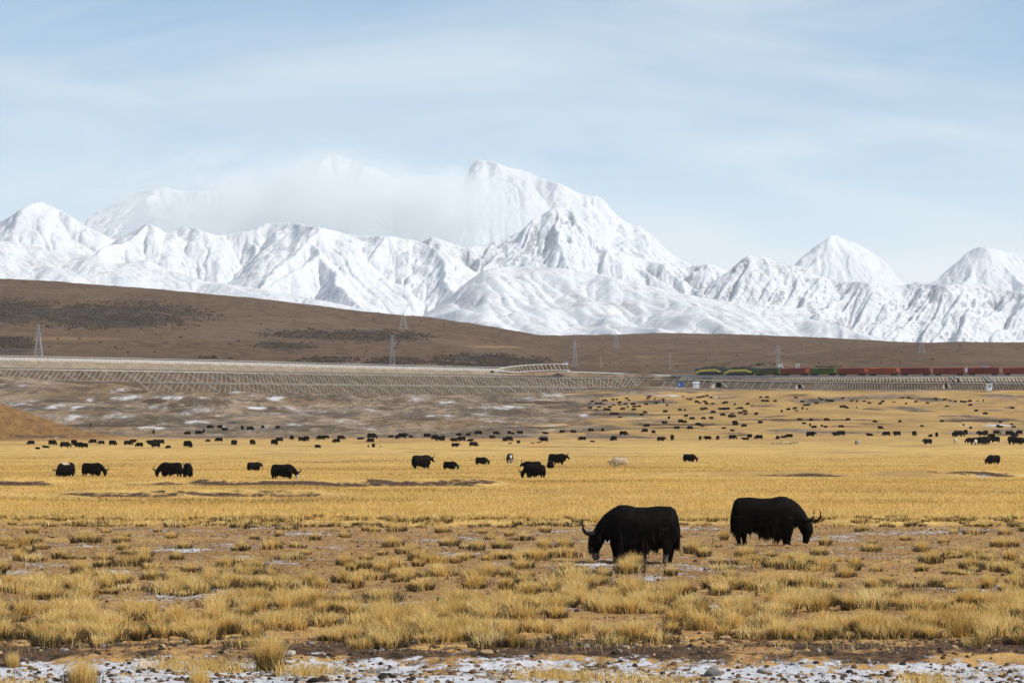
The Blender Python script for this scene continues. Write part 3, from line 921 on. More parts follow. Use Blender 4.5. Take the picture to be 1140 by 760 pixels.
    if ribs:
        amp, lam, shear, d0 = ribs
        fd = np.maximum(dist - Y, 0)
        u = (X + shear * fd + 30 * fbm(X / 160, Y / 160, 3, seed + 40)) / lam
        f1 = perlin(u, fd / 700.0, seed + 41); f2 = perlin(u * 2.3 + 5, fd / 400.0, seed + 42); f3 = perlin(u * 5.1, fd / 200.0, seed + 43)
        rw = np.clip((best.max(axis=0)[None] - best) / d0, 0, 1)
        Z = Z - amp * rw * (2.0 * np.abs(f1) + 0.7 * np.abs(f2) * 1.6 + 0.5 * np.abs(f3)) + amp * 0.5 * rw
    cw = np.clip(DD / (rel * 0.08), 0.12, 1)
    Z = Z + rel * rough * cw * (fbm(X / (rel * 0.22), Y / (rel * 0.22), 6, seed + 30, 0.55))
    Z = np.maximum(Z, zb - rel * 0.15 + rel * 0.02 * fbm(X / rel, Y / rel, 3, seed + 31))
    if ero:
        Z = erode(Z, float(Xc[1] - Xc[0]), np.gradient(GY), *ero)
        Z = Z + rel * micro * (ridged(X / (rel * 0.10), Y / (rel * 0.10), 4, seed + 50) - 0.3)
    # bring the skyline back to the photographed crest after the slopes have worn down
    row = HOR - (Z - CAMZ) / Y * F
    ip = row.argmin(axis=0); cc = np.arange(Z.shape[1])
    pxc = CX + X[ip, cc] / Y[ip, cc] * F
    want = np.interp(pxc, xs, ys)
    lift = (row[ip, cc] - want) / F * Y[ip, cc]
    kk = np.hanning(7); kk /= kk.sum()
    lift = np.convolve(np.pad(lift, 3, 'edge'), kk, 'valid')
    f = np.clip((Z - zb) / np.maximum(Z[ip, cc] - zb, 1.0)[None], 0, 1) ** 1.5
    Z = Z + lift[None] * f
    if DRY: return X, Y, Z
    band = np.clip(1 - (Z[ip, cc][None] - Z) / (rel * 0.16), 0, 1)
    o = grid_obj(name, X, Y, Z, mat, {"height_band": band.ravel()})
    tag(o, kind="structure")
    return o

# veiled massif, far behind
mountain("veiled_massif", [(40, 300), (80, 262), (100, 240), (120, 231), (150, 215), (180, 208), (215, 214), (240, 212), (270, 214), (300, 207), (320, 195), (345, 182), (360, 174), (375, 171), (395, 180), (420, 190), (440, 198), (470, 212), (500, 240), (540, 262), (580, 280)],
         33000, 4200, 1800, M['snow_far'], slope=0.55, spur_px=38, spur_slope=0.32, gully=0.035, gfreq=1 / 320.0, base_row=330, seed=101, rows=200, rough=0.02, ero=(22, 0.004, 1.5, 0.03), micro=0.012)
mountain("main_massif", [(440, 330), (455, 300), (470, 285), (490, 255), (500, 235), (510, 215), (520, 194), (527, 178.5), (533, 176.5), (545, 180), (560, 184), (575, 188), (590, 192), (605, 200), (625, 205), (640, 213), (660, 220), (668, 216), (676, 226), (680, 236), (692, 243), (705, 252), (712, 252), (722, 258), (735, 271), (745, 281), (760, 291), (775, 294), (800, 297), (830, 312), (860, 332)],
         25000, 3800, 1500, M['snow_far'], slope=0.8, spur_px=30, spur_slope=0.55, gully=0.035, gfreq=1 / 240.0, base_row=335, seed=202, rows=260, rough=0.022, ero=(26, 0.004, 1.8, 0.022), micro=0.020, crest_jit=2.0)
mountain("distant_peaks", [(860, 320), (880, 300), (895, 285), (910, 272), (920, 266), (927, 260), (935, 265), (950, 269), (965, 277), (985, 291), (995, 305), (1010, 318), (1030, 318), (1040, 314), (1050, 305), (1065, 292), (1078, 280), (1090, 274), (1110, 278), (1140, 283), (1250, 286)],
         27000, 3000, 1400, M['snow_far'], slope=0.95, spur_px=24, spur_slope=0.6, gully=0.04, gfreq=1 / 230.0, base_row=345, seed=303, rows=200, rough=0.02, micro=0.020, ero=(22, 0.0045, 1.8, 0.022), crest_jit=2.2)
mountain("rocky_ridge", [(425, 300), (455, 275), (482, 263), (500, 270), (520, 276), (540, 272), (555, 269), (577, 259), (592, 246), (605, 237), (615, 232), (626, 230.5), (640, 235), (652, 249), (665, 266), (690, 281), (720, 290), (750, 297), (775, 296), (790, 293), (800, 298), (830, 318), (870, 340)],
         18500, 3000, 900, M['snow_rock'], slope=0.95, spur_px=17, spur_slope=0.6, gully=0.055, gfreq=1 / 120.0, base_row=350, seed=404, rows=280, rough=0.045, drift=0.7, ero=(26, 0.006, 2.2, 0.012), micro=0.024, crest_jit=2.5)
mountain("peak_range", [(-150, 285), (-90, 260), (-40, 262), (0, 247), (20, 236), (33, 227), (42, 224.5), (52, 227), (62, 231), (78, 240), (100, 254), (120, 263), (140, 270), (170, 285), (210, 300)],
         15500, 2600, 1200, M['snow_far'], slope=0.85, spur_px=30, spur_slope=0.5, gully=0.028, gfreq=1 / 160.0, base_row=370, seed=505, rows=220, rough=0.015, micro=0.016, ero=(22, 0.004, 1.5, 0.025), crest_jit=1.6)
mountain("snow_range", [(60, 310), (90, 291), (105, 283), (130, 267), (150, 256), (163, 249), (168, 249), (177, 254), (187, 261), (200, 252), (212, 251), (225, 257), (240, 262), (262, 260), (283, 255), (297, 248), (320, 248), (345, 251), (370, 256), (392, 262), (440, 263), (470, 270), (500, 283), (525, 300), (550, 320), (600, 345)],
         13000, 2700, 1000, M['snow_mid'], slope=0.75, spur_px=24, spur_slope=0.45, gully=0.035, gfreq=1 / 140.0, base_row=395, seed=606, rows=300, rough=0.018, micro=0.016, ero=(24, 0.004, 1.5, 0.022), crest_jit=1.6)
mountain("gullied_range", [(700, 372), (740, 345), (771, 327), (803, 308), (824, 291), (836, 283), (850, 287), (870, 291.5), (890, 297), (907, 304), (920, 310), (940, 312), (957, 314), (985, 316.5), (1000, 318), (1020, 314.5), (1040, 317), (1056, 317), (1075, 316), (1091, 316), (1112, 320), (1140, 326), (1180, 332), (1290, 338)],
         12000, 1900, 900, M['snow_gully'], slope=0.8, spur_px=40, spur_slope=0.62, gully=0.015, gfreq=1 / 75.0, base_row=400, seed=707, rows=320, rough=0.02, drift=0.25, crest_jit=2.6, ribs=(26.0, 60.0, 0.55, 70.0), ero=(22, 0.004, 1.8, 0.02), micro=0.024)
mountain("snow_foothill", [(-200, 268), (-80, 266), (0, 268.5), (21, 269.5), (52, 277), (80, 281), (102, 285), (130, 294), (150, 291), (163, 288), (182, 298), (228, 313), (281, 320), (351, 333), (400, 343), (440, 352), (520, 372)],
         9800, 2300, 900, M['snow_low'], slope=0.42, spur_px=30, spur_slope=0.22, gully=0.02, gfreq=1 / 120.0, soft=5.0, base_row=400, seed=808, rows=260, rough=0.012, rnd=35, crest_jit=0.7, ero=(24, 0.006, 0.9, 0.07), micro=0.006)
mountain("snow_foothill", [(400, 400), (440, 372), (470, 352), (500, 331), (525, 310), (540, 301), (552, 297.5), (570, 296.5), (590, 296.5), (625, 298.5), (660, 304), (696, 312), (731, 320), (775, 330), (845, 340.5), (898, 354), (950, 368), (1000, 382), (1040, 396)],
         8600, 2100, 900, M['snow_low'], slope=0.40, spur_px=22, spur_slope=0.22, gully=0.02, gfreq=1 / 110.0, soft=5.0, base_row=410, seed=909, rows=260, rough=0.006, rnd=40, crest_jit=0.5, ribs=(24.0, 190.0, -0.40, 70.0), ero=(24, 0.006, 0.9, 0.07), micro=0.005)

# ------------------------------------------------------------------ haze
def build_haze():
    mb = MB()
    mb.box((0, 21000, 1480), (70000, 46000, 3030))
    k = NT("pale_haze")
    k.t.nodes.remove(k.b)
    v = k.n('ShaderNodeVolumePrincipled')
    v.inputs['Color'].default_value = (0.92, 0.965, 1.0, 1)
    v.inputs['Density'].default_value = HAZE_DENSITY
    v.inputs['Anisotropy'].default_value = 0.0
    k.l(v.outputs[0], k.out.inputs['Volume'])
    o = mb.build("haze", k.m)
    tag(o, kind="stuff")
build_haze()

def build_mist(c, size, density, seed, rot=0.0):
    """Cloud hanging on the massif: a lumpy body of thin vapour with soft limits."""
    mb = MB(); mb.ball((0, 0, 0), 1.0, 24, 14)
    k = NT("mist_vapour")
    k.t.nodes.remove(k.b)
    O = k.obj()
    ln = k.n('ShaderNodeVectorMath', operation='LENGTH'); k.l(O, ln.inputs[0])
    ad = k.n('ShaderNodeVectorMath', operation='ADD'); k.l(O, ad.inputs[0]); ad.inputs[1].default_value = (seed, seed * 0.7, seed * 1.3)
    n1 = k.noise(ad.outputs[0], 1.9, 6, 0.6, (1.3, 1, 1.0), 0.6)
    e = k.math('ADD', k.math('MULTIPLY', k.math('SUBTRACT', 1.0, ln.outputs['Value']), 1.0), k.math('MULTIPLY', k.math('SUBTRACT', n1, 0.5), 3.4))
    den = k.math('MULTIPLY', k.step(e, 0.0, 1.0), density)
    edge = k.step(ln.outputs['Value'], 0.99, 0.6)
    v = k.n('ShaderNodeVolumePrincipled')
    v.inputs['Color'].default_value = (0.955, 0.985, 1.0, 1)
    k.l(k.math('MULTIPLY', den, edge), v.inputs['Density'])
    v.inputs['Anisotropy'].default_value = 0.0
    k.l(v.outputs[0], k.out.inputs['Volume'])
    o = mb.build("mist", k.m)
    o.location = c; o.scale = size
    tag(o, kind="stuff")
build_mist(at(325, 245, 21000), (1560, 900, 600), MIST_DENSITY * 1.9, 0.0)
build_mist(at(515, 245, 21300), (1000, 700, 540), MIST_DENSITY * 1.1, 5.2)

# ------------------------------------------------------------------ road and railway embankments
def catmull(pts, step=3.0):
    P = [Vector(p) for p in pts]; P = [P[0] * 2 - P[1]] + P + [P[-1] * 2 - P[-2]]
    out = []
    for i in range(1, len(P) - 2):
        n = max(2, int((P[i + 1] - P[i]).length / 1.0))
        for q in range(n):
            t = q / n
            out.append(0.5 * ((2 * P[i]) + (-P[i - 1] + P[i + 1]) * t + (2 * P[i - 1] - 5 * P[i] + 4 * P[i + 1] - P[i + 2]) * t * t + (-P[i - 1] + 3 * P[i] - 3 * P[i + 1] + P[i + 2]) * t ** 3))
    out.append(P[-2])
    # resample by arc length
    s = [0.0]
    for a, b in zip(out, out[1:]): s.append(s[-1] + (b - a).length)
    n = int(s[-1] / step)
    A = np.array([list(p) for p in out])
    q = np.linspace(0, s[-1], n + 1)
    R = np.stack([np.interp(q, s, A[:, k]) for k in range(3)], -1)
    return R, q

def path_frame(R):
    T = np.gradient(R, axis=0); T[:, 2] = 0
    T /= np.linalg.norm(T, axis=1)[:, None]
    N = np.stack([T[:, 1], -T[:, 0], np.zeros(len(T))], -1)      # to the right of travel = towards the camera
    return T, N

class Path:
    def __init__(self, pts, step=3.0):
        self.R, self.s = catmull(pts, step); self.T, self.N = path_frame(self.R)
        self.len = self.s[-1]
    def p(self, s): return Vector([np.interp(s, self.s, self.R[:, k]) for k in range(3)])
    def n(self, s): return Vector([np.interp(s, self.s, self.N[:, k]) for k in range(3)]).normalized()
    def t(self, s): return Vector([np.interp(s, self.s, self.T[:, k]) for k in range(3)]).normalized()
    def at_px(self, x):
        px = CX + self.R[:, 0] / self.R[:, 1] * F
        return float(np.interp(x, px, self.s))

ROAD = Path([at(x, y, d) for x, y, d in [(-240, 409, 1500), (-60, 410.5, 1535), (0, 411.3, 1547), (110, 412.8, 1562), (250, 415, 1590), (450, 418, 1685), (620, 420.5, 1770), (720, 422, 1788), (800, 423.6, 1735), (900, 425.4, 1668), (1000, 426.2, 1635), (1140, 427, 1610), (1300, 427.5, 1590)]])
RAIL = Path([at(x, y, d) for x, y, d in [(-240, 393, 1640), (-60, 398, 1690), (0, 400, 1718), (100, 402, 1755), (200, 404, 1795), (300, 406.5, 1835), (400, 409, 1870), (500, 411.3, 1905), (600, 413.4, 1932), (680, 415.5, 1925), (740, 418, 1870), (775, 418.8, 1825), (840, 419.6, 1760), (900, 419.8, 1718), (1000, 419.8, 1682), (1140, 419.5, 1660), (1300, 419.5, 1650)]])

def sweep(name, path, profile, mat, parent=None, s0=0, s1=None):
    """profile: [(offset towards the camera, height offset)] swept along the path."""
    s1 = s1 or path.len
    i0 = int(np.searchsorted(path.s, s0)); i1 = int(np.searchsorted(path.s, s1))
    R = path.R[i0:i1]; N = path.N[i0:i1]
    rows = []
    for off, dz in profile:
        q = R + N * off; q = q.copy(); q[:, 2] += dz
        rows.append(q)
    V = np.array(rows)
    return mesh_np(name, V.reshape(-1, 3), grid_faces(len(profile), V.shape[1])[:, ::-1], mat, parent, smooth=False)

road_emb = sweep("road_embankment", ROAD, [(-60, -2.5), (-11, -0.4), (-10, 0.0), (0, 0.0), (8.2, -5.4), (10.6, -5.6), (19, -12.0), (44, -20)], M['slope_soil'])
tag(road_emb, kind="structure")
road = sweep("road", ROAD, [(-9.0, 0.012), (-0.9, 0.012)], M['asphalt'])
tag(road, kind="structure")

def slope_lattice(name, path, o0, z0, o1, z1, s0, s1, pitch, lean, w, mat, parent, cross_every=0, frames=True, lift=0.14):
    """Diagonal concrete ribs lying on a slope face."""
    mb = MB()
    L_ = math.hypot(o1 - o0, z1 - z0)
    def P(s, t):
        q = path.p(s) + path.n(s) * (o0 + (o1 - o0) * t); q.z += z0 + (z1 - z0) * t + lift
        return q
    def nrm(s):
        n = path.n(s); return (n * (z0 - z1) + Vector((0, 0, 1)) * (o1 - o0)).normalized()
    s = s0; k = 0
    while s < s1 - abs(lean):
        a, b = (P(s + max(lean, 0), 0), P(s + max(-lean, 0), 1)) if lean > 0 else (P(s, 0), P(s - lean, 1))
        mb.bar(a, b, w, 0.3, up=nrm(s))
        if cross_every and k % cross_every == 0:
            mb.bar(P(s, 0) + nrm(s) * 0.03, P(s + abs(lean) * 1.15, 1) + nrm(s) * 0.03, w * 1.7, 0.3, up=nrm(s))
        s += pitch; k += 1
    if frames:
        s = s0
        while s < s1 - 3:
            e = min(s + 6, s1)
            for t in (0.01, 0.99):
                mb.bar(P(s, t) + nrm(s) * 0.06, P(e, t) + nrm(s) * 0.06, w * 1.3, 0.3, up=nrm(s))
            s = e
    return mb.build(name, mat, parent)

sL = ROAD.at_px(-120); s1 = ROAD.at_px(722); s2 = ROAD.at_px(742); s3 = ROAD.at_px(905); sR = ROAD.at_px(1270)
slope_lattice("slope_lattice", ROAD, 0.4, -0.25, 8.0, -5.25, sL, s1, 2.5, 5.0, 0.38, M['concrete'], road_emb, 4)
slope_lattice("slope_lattice", ROAD, 10.8, -5.7, 18.6, -11.6, ROAD.at_px(150), ROAD.at_px(640), 2.5, 5.0, 0.34, M['concrete'], road_emb, 4)
slope_lattice("slope_lattice", ROAD, 0.4, -0.25, 8.0, -5.25, s2, s3, 2.6, 4.6, 0.30, M['concrete'], road_emb, 3)
slope_lattice("slope_lattice", ROAD, 0.4, -0.25, 6.0, -3.9, s3 + 3, sR, 1.5, -2.6, 0.3, M['concrete'], road_emb, 0)

def guardrail(path, s0, s1):
    g = empty("guardrail", path.p(s0))
    tag(g, "long dark grey guardrail edging the road on top of the latticed embankment", "guardrail")
    mb = MB(); ps = MB(); s = s0
    base = path.p(s0)
    while s < s1:
        e = s + 4
        a = path.p(s) - path.n(s) * 0.35 - base; b = path.p(e) - path.n(e) * 0.35 - base
        mb.bar(a + Vector((0, 0, 0.72)), b + Vector((0, 0, 0.72)), 0.09, 0.42)
        ps.box(tuple(a + Vector((0, 0, 0.4))), (0.14, 0.14, 0.85))
        s = e
    mb.build("rail", M['rail_grey'], g)
    o = ps.build("posts", M['rail_grey'], g); tag(o, kind="stuff")
guardrail(ROAD, ROAD.at_px(-150), ROAD.at_px(1290))

rail_emb = sweep("railway_embankment", RAIL, [(-40, -6), (-6, -0.8), (-4.2, -0.05), (4.2, -0.05), (4.6, -0.5), (12.5, -5.6), (40, -11.5)], M['slope_pale'])
tag(rail_emb, kind="structure")
ball = sweep("railway_ballast", RAIL, [(-3.2, 0.0), (-2.0, 0.45), (2.0, 0.45), (3.6, 0.0)], M['ballast'])
tag(ball, kind="structure")
tr = MB()
s = 0
while s < RAIL.len - 6:
    for off in (-0.75, 0.75):
        a = RAIL.p(s) + RAIL.n(s) * off + Vector((0, 0, 0.53)); b = RAIL.p(s + 6) + RAIL.n(s + 6) * off + Vector((0, 0, 0.53))
        tr.bar(a, b, 0.09, 0.15)
    s += 6
tag(tr.build("railway_track", M['rail_grey']), kind="structure")
slope_lattice("slope_ribs", RAIL, 4.8, -0.6, 12.2, -5.3, RAIL.at_px(-100), RAIL.at_px(560), 2.4, -3.4, 0.75, M['pale_rib'], rail_emb, 0)
slope_lattice("slope_ribs", RAIL, 4.8, -0.6, 10.4, -4.3, RAIL.at_px(768), RAIL.at_px(1265), 1.8, -2.6, 0.6, M['pale_rib'], rail_emb, 0)

def white_fence(name, path, s0, s1, off, label, h=1.9, dz=0.0, pitch=2.4):
    base = path.p(s0); g = empty(name, base)
    tag(g, label, "fence")
    wall = MB(); cap = MB(); ps = MB(); s = s0
    while s < s1:
        e = min(s + 3, s1)
        a = path.p(s) + path.n(s) * off - base; b = path.p(e) + path.n(e) * off - base
        wall.bar(a + Vector((0, 0, dz + h * 0.28)), b + Vector((0, 0, dz + h * 0.28)), 0.12, h * 0.56)
        cap.bar(a + Vector((0, 0, dz + h - 0.12)), b + Vector((0, 0, dz + h - 0.12)), 0.2, 0.24)
        s = e
    s = s0
    while s < s1:
        a = path.p(s) + path.n(s) * (off + 0.12) - base
        ps.box(tuple(a + Vector((0, 0, dz + h / 2))), (0.3, 0.3, h + 0.1))
        s += pitch
    wall.build("panel", M['white_wall'], g); cap.build("top_rail", M['white_wall'], g)
    tag(ps.build("posts", M['pale_rib'], g), kind="stuff")
white_fence("trackside_fence", RAIL, RAIL.at_px(-150), RAIL.at_px(590), 4.0, "long white concrete fence along the railway above the big latticed slope", 2.0)
white_fence("trackside_fence", RAIL, RAIL.at_px(755), RAIL.at_px(1290), 4.0, "low white concrete fence along the track beneath the standing train", 0.75, pitch=3.4)

# curved retaining wall where the cutting begins
CUT = Path([at(x, y, d) for x, y, d in [(548, 412.5, 1885), (562, 409, 1900), (580, 406.8, 1912), (600, 405.6, 1918), (624, 405.2, 1922), (632, 405.4, 1926)]], 1.5)
cw = empty("retaining_wall", CUT.p(0))
tag(cw, "curved retaining wall of pale ribs between two white ledges beside the railway cutting", "retaining wall")
def cut_wall():
    b = CUT.p(0); top = MB(); rib = MB(); low = MB(); bk = MB(); s = 0
    while s < CUT.len - 0.1:
        e = min(s + 2, CUT.len)
        a = CUT.p(s) - b; c = CUT.p(e) - b
        h = 2.9 * smooth01(s / CUT.len * 2.2) + 0.4
        n = CUT.n(s)
        top.bar(a, c, 0.8, 0.5); low.bar(a + Vector((0, 0, -h - 0.3)) + n * 1.4, c + Vector((0, 0, -h - 0.3)) + n * 1.4, 0.6, 0.5)
        bk.quad_prism([a + n * 0.2 + Vector((0, 0, -0.2)), c + n * 0.2 + Vector((0, 0, -0.2)), c + n * 1.2 + Vector((0, 0, -h)), a + n * 1.2 + Vector((0, 0, -h)),
                       a - n * 1.2 + Vector((0, 0, -0.2)), c - n * 1.2 + Vector((0, 0, -0.2)), c - n * 0.6 + Vector((0, 0, -h - 1)), a - n * 0.6 + Vector((0, 0, -h - 1))])
        s = e
    s = 0.5
    while s < CUT.len - 2.2:
        h = 2.9 * float(smooth01(s / CUT.len * 2.2)) + 0.4
        rib.bar(CUT.p(s) - b + CUT.n(s) * 0.3, CUT.p(s + 1.6) - b + CUT.n(s) * 1.45 + Vector((0, 0, -h)), 0.7, 0.5)
        s += 2.6
    bk.build("backing", M['slope_soil'], cw); top.build("coping", M['white_wall'], cw); low.build("footing", M['white_wall'], cw); tag(rib.build("ribs", M['pale_rib'], cw), kind="stuff")
cut_wall()

# ------------------------------------------------------------------ train
def make_bogie(parent, x, name="bogie"):
    mb = MB()
    mb.box((x, 0, 0.62), (2.6, 2.3, 0.42))
    for wx in (-0.9, 0.9):
        for sy in (-1, 1):
            n = 12
            ring = lambda yy: [(x + wx + 0.44 * math.cos(2 * math.pi * k / n), yy, 0.44 + 0.44 * math.sin(2 * math.pi * k / n)) for k in range(n)]
            mb.loft([ring(sy * 0.68), ring(sy * 0.82)])
    for sy in (-1, 1): mb.box((x, sy * 1.0, 0.66), (2.5, 0.14, 0.3))
    return mb.build(name, M['bogie'], parent)

def make_wagon(length, mat):
    r = empty("freight_wagon")
    b = MB(); h0, h1, hw = 1.12, 3.75, 1.48
    b.box((0, 0, (h0 + h1) / 2), (length - 0.9, hw * 2, h1 - h0))
    n = 12
    for i in range(n + 1):
        x = -length / 2 + 0.55 + (length - 1.1) * i / n
        for sy in (-1, 1): b.box((x, sy * (hw + 0.05), (h0 + h1) / 2), (0.16, 0.1, h1 - h0 - 0.1))
    b.build("body", mat, r)
    rf = MB(); rings = []
    for x in (-length / 2 + 0.4, length / 2 - 0.4):
        rings.append([(x, -hw - 0.1, h1 + 0.02), (x, -hw - 0.1, h1 + 0.12), (x, -0.8, h1 + 0.42), (x, 0, h1 + 0.5), (x, 0.8, h1 + 0.42), (x, hw + 0.1, h1 + 0.12), (x, hw + 0.1, h1 + 0.02)])
    rf.loft(rings); rf.build("roof", mat, r)
    for sy in (-1, 1):
        d = MB(); d.box((0, sy * (hw + 0.13), (h0 + h1) / 2), (2.9, 0.08, h1 - h0 - 0.25)); d = d.build("door", mat, r)
        q = MB(); q.box((0, sy * (hw + 0.19), h0 + 1.0), (0.1, 0.05, 1.2)); q.build("handle", M['bogie'], d)
    u = MB(); u.box((0, 0, 1.0), (length - 0.6, 1.6, 0.26)); u.box((length / 2 + 0.1, 0, 0.95), (0.9, 0.35, 0.3)); u.box((-length / 2 - 0.1, 0, 0.95), (0.9, 0.35, 0.3))
    u.build("underframe", M['bogie'], r)
    make_bogie(r, -length / 2 + 2.6); make_bogie(r, length / 2 - 2.6)
    return r

def make_loco():
    r = empty("locomotive"); ln = 20.6; hw = 1.5
    b = MB()
    sec = lambda x, top, w: [(x, -w, 1.15), (x, -w, top - 0.45), (x, -w * 0.72, top), (x, w * 0.72, top), (x, w, top - 0.45), (x, w, 1.15)]
    b.loft([sec(-ln / 2, 3.7, 1.42), sec(-ln / 2 + 0.35, 4.1, hw), sec(ln / 2 - 0.35, 4.1, hw), sec(ln / 2, 3.7, 1.42)])
    b.build("body", M['loco_green'], r)
    st = MB()
    for sy in (-1, 1):
        y = sy * (hw + 0.03)
        xs = [-ln / 2 + 0.7, -ln / 2 + 2.6, -ln / 2 + 4.6, ln / 2 - 4.6, ln / 2 - 2.6, ln / 2 - 0.7]
        zs = [1.7, 2.1, 2.8, 2.8, 2.1, 1.7]
        for i in range(5):
            st.quad_prism([(xs[i], y - 0.03, zs[i] - 0.55), (xs[i + 1], y - 0.03, zs[i + 1] - 0.55), (xs[i + 1], y + 0.03, zs[i + 1] - 0.55), (xs[i], y + 0.03, zs[i] - 0.55),
                           (xs[i], y - 0.03, zs[i] + 0.55), (xs[i + 1], y - 0.03, zs[i + 1] + 0.55), (xs[i + 1], y + 0.03, zs[i + 1] + 0.55), (xs[i], y + 0.03, zs[i] + 0.55)])
    st.build("stripe", M['loco_yellow'], r)
    for sx in (-1, 1):
        for sy in (-1, 1):
            w = MB(); w.box((sx * (ln / 2 - 2.0), sy * (hw + 0.02), 3.35), (1.3, 0.06, 0.6)); w.build("cab_window", M['glass'], r)
        w = MB(); w.box((sx * (ln / 2 - 0.2), 0, 3.25), (0.1, 2.0, 0.6), 0); w.build("cab_window", M['glass'], r)
    rf = MB(); rf.box((0, 0, 4.36), (12.5, 1.9, 0.22)); rf.box((2.5, 0, 4.55), (2.8, 1.4, 0.25)); rf.box((-3.5, 0, 4.52), (1.6, 1.4, 0.2))
    rf.build("roof", M['bogie'], r)
    u = MB(); u.box((0, 0, 1.0), (ln - 0.8, 2.4, 0.34)); u.box((0, 0, 0.62), (4.4, 2.5, 0.7))
    u.build("underframe", M['bogie'], r)
    for x in (-6.4, 6.4):
        make_bogie(r, x)
    return r

def put_on_rail(o, s):
    p = RAIL.p(s); t = RAIL.t(s)
    o.location = p + Vector((0, 0, 0.62)); o.rotation_euler = (0, 0, math.atan2(t.y, t.x))

loco = make_loco()
tag(loco, "dark green locomotive with yellow stripe at the very head of the train", "locomotive", "locomotives of the freight train")
cars = []          # photo columns of both ends of each car
EDGES = [775.5, 807.5, 842, 871, 902, 932.5, 966, 1001.5, 1037.5, 1075.5, 1114.5, 1154, 1194]
def place_between(o, x0, x1):
    put_on_rail(o, (RAIL.at_px(x0) + RAIL.at_px(x1)) / 2)
    return RAIL.at_px(x1) - RAIL.at_px(x0)
l0 = place_between(loco, EDGES[0], EDGES[1])
loco.scale = (l0 / 21.6, 1, 1)
lo2 = copy_tree(loco)
tag(lo2, "dark green locomotive with yellow stripe coupled second, ahead of the olive wagon")
l1 = place_between(lo2, EDGES[1], EDGES[2]); lo2.scale = (l1 / 21.6, 1, 1)
WAG = [('wagon_olive', "dull olive freight wagon coupled right behind the two locomotives"),
       ('red_paint', "rust red freight wagon between the olive and the bright green wagon"),
       ('wagon_green', "bright green freight wagon standing between two red ones"),
       ('red_paint', "rust red freight wagon coupled right behind the bright green wagon"),
       ('orange_red', "orange red freight wagon, second car behind the bright green wagon"),
       ('dark_red', "dark red freight wagon, third car behind the bright green wagon"),
       ('red_paint', "rust red freight wagon, fourth car behind the bright green wagon"),
       ('dark_red', "dark red freight wagon, fifth car behind the bright green wagon"),
       ('red_paint', "rust red freight wagon cut by the picture's edge, last of the train")]
protos = {}
for i, (mk, lab) in enumerate(WAG):
    if mk not in protos:
        protos[mk] = o = make_wagon(16.6, M[mk])
    else:
        o = copy_tree(protos[mk])
    tag(o, lab, "freight wagon", "wagons of the freight train")
    ln = place_between(o, EDGES[i + 2], EDGES[i + 3])
    o.scale = (ln / 17.6, 1, 1)

# ------------------------------------------------------------------ pylons, poles, huts, culverts
def make_pylon(h, half, kind, loc, label, rz=0.0, w=0.2):
    r = empty("power_pylon", loc, rz)
    tag(r, label, "pylon", "steel pylons on the brown slopes")
    body = MB()
    if kind == 'mast':
        lv = [i / 9 for i in range(10)]
        hw = lambda t: half * (1 - t) ** 1.15 * 0.9 + 0.32
        for a, b in zip(lv, lv[1:]):
            z0, z1 = a * h, b * h; p, q = hw(a), hw(b)
            c0 = [(-p, -p, z0), (p, -p, z0), (p, p, z0), (-p, p, z0)]; c1 = [(-q, -q, z1), (q, -q, z1), (q, q, z1), (-q, q, z1)]
            for k in range(4):
                k2 = (k + 1) % 4
                body.bar(c0[k], c1[k], w); body.bar(c0[k], c1[k2], w * 0.55); body.bar(c0[k2], c1[k], w * 0.55); body.bar(c1[k], c1[k2], w * 0.5)
        body.build("lattice_tower", M['steel'], r)
        for t, l in ((0.74, 2.6), (0.86, 2.1), (0.96, 1.4)):
            m = MB(); z = t * h
            for sx in (-1, 1):
                m.bar((0, 0, z), (sx * l, 0, z + 0.15), 0.2); m.bar((0, 0, z + 0.9), (sx * l, 0, z + 0.15), 0.16)
            m.build("crossarm", M['steel'], r)
    else:
        lv = [i / 6 for i in range(7)]; zt = h * 0.62
        hw = lambda t: half * (1 - t) + 0.7
        for a, b in zip(lv, lv[1:]):
            z0, z1 = a * zt, b * zt; p, q = hw(a), hw(b)
            c0 = [(-p, -p, z0), (p, -p, z0), (p, p, z0), (-p, p, z0)]; c1 = [(-q, -q, z1), (q, -q, z1), (q, q, z1), (-q, q, z1)]
            for k in range(4):
                k2 = (k + 1) % 4
                body.bar(c0[k], c1[k], w * 1.2); body.bar(c0[k], c1[k2], w * 0.6); body.bar(c0[k2], c1[k], w * 0.6); body.bar(c1[k], c1[k2], w * 0.5)
        body.build("lattice_tower", M['steel'], r)
        m = MB()
        for sx in (-1, 1):
            for sy in (-0.6, 0.6):
                m.bar((sx * 0.7, sy, zt), (sx * half * 1.5, sy, h * 0.9), w); m.bar((sx * 0.4, sy, zt + 1), (sx * half * 1.0, sy, h * 0.92), w * 0.7)
                m.bar((sx * half * 1.5, sy, h * 0.9), (sx * half * 2.1, sy, h), w * 0.8)
        m.build("forked_head", M['steel'], r)
        c = MB()
        for sy in (-0.6, 0.6):
            c.bar((-half * 2.5, sy, h * 0.9), (half * 2.5, sy, h * 0.9), w * 0.8); c.bar((-half * 1.7, sy, h * 0.95), (half * 1.7, sy, h * 0.95), w * 0.6)
        c.build("crossarm", M['steel'], r)
    return r

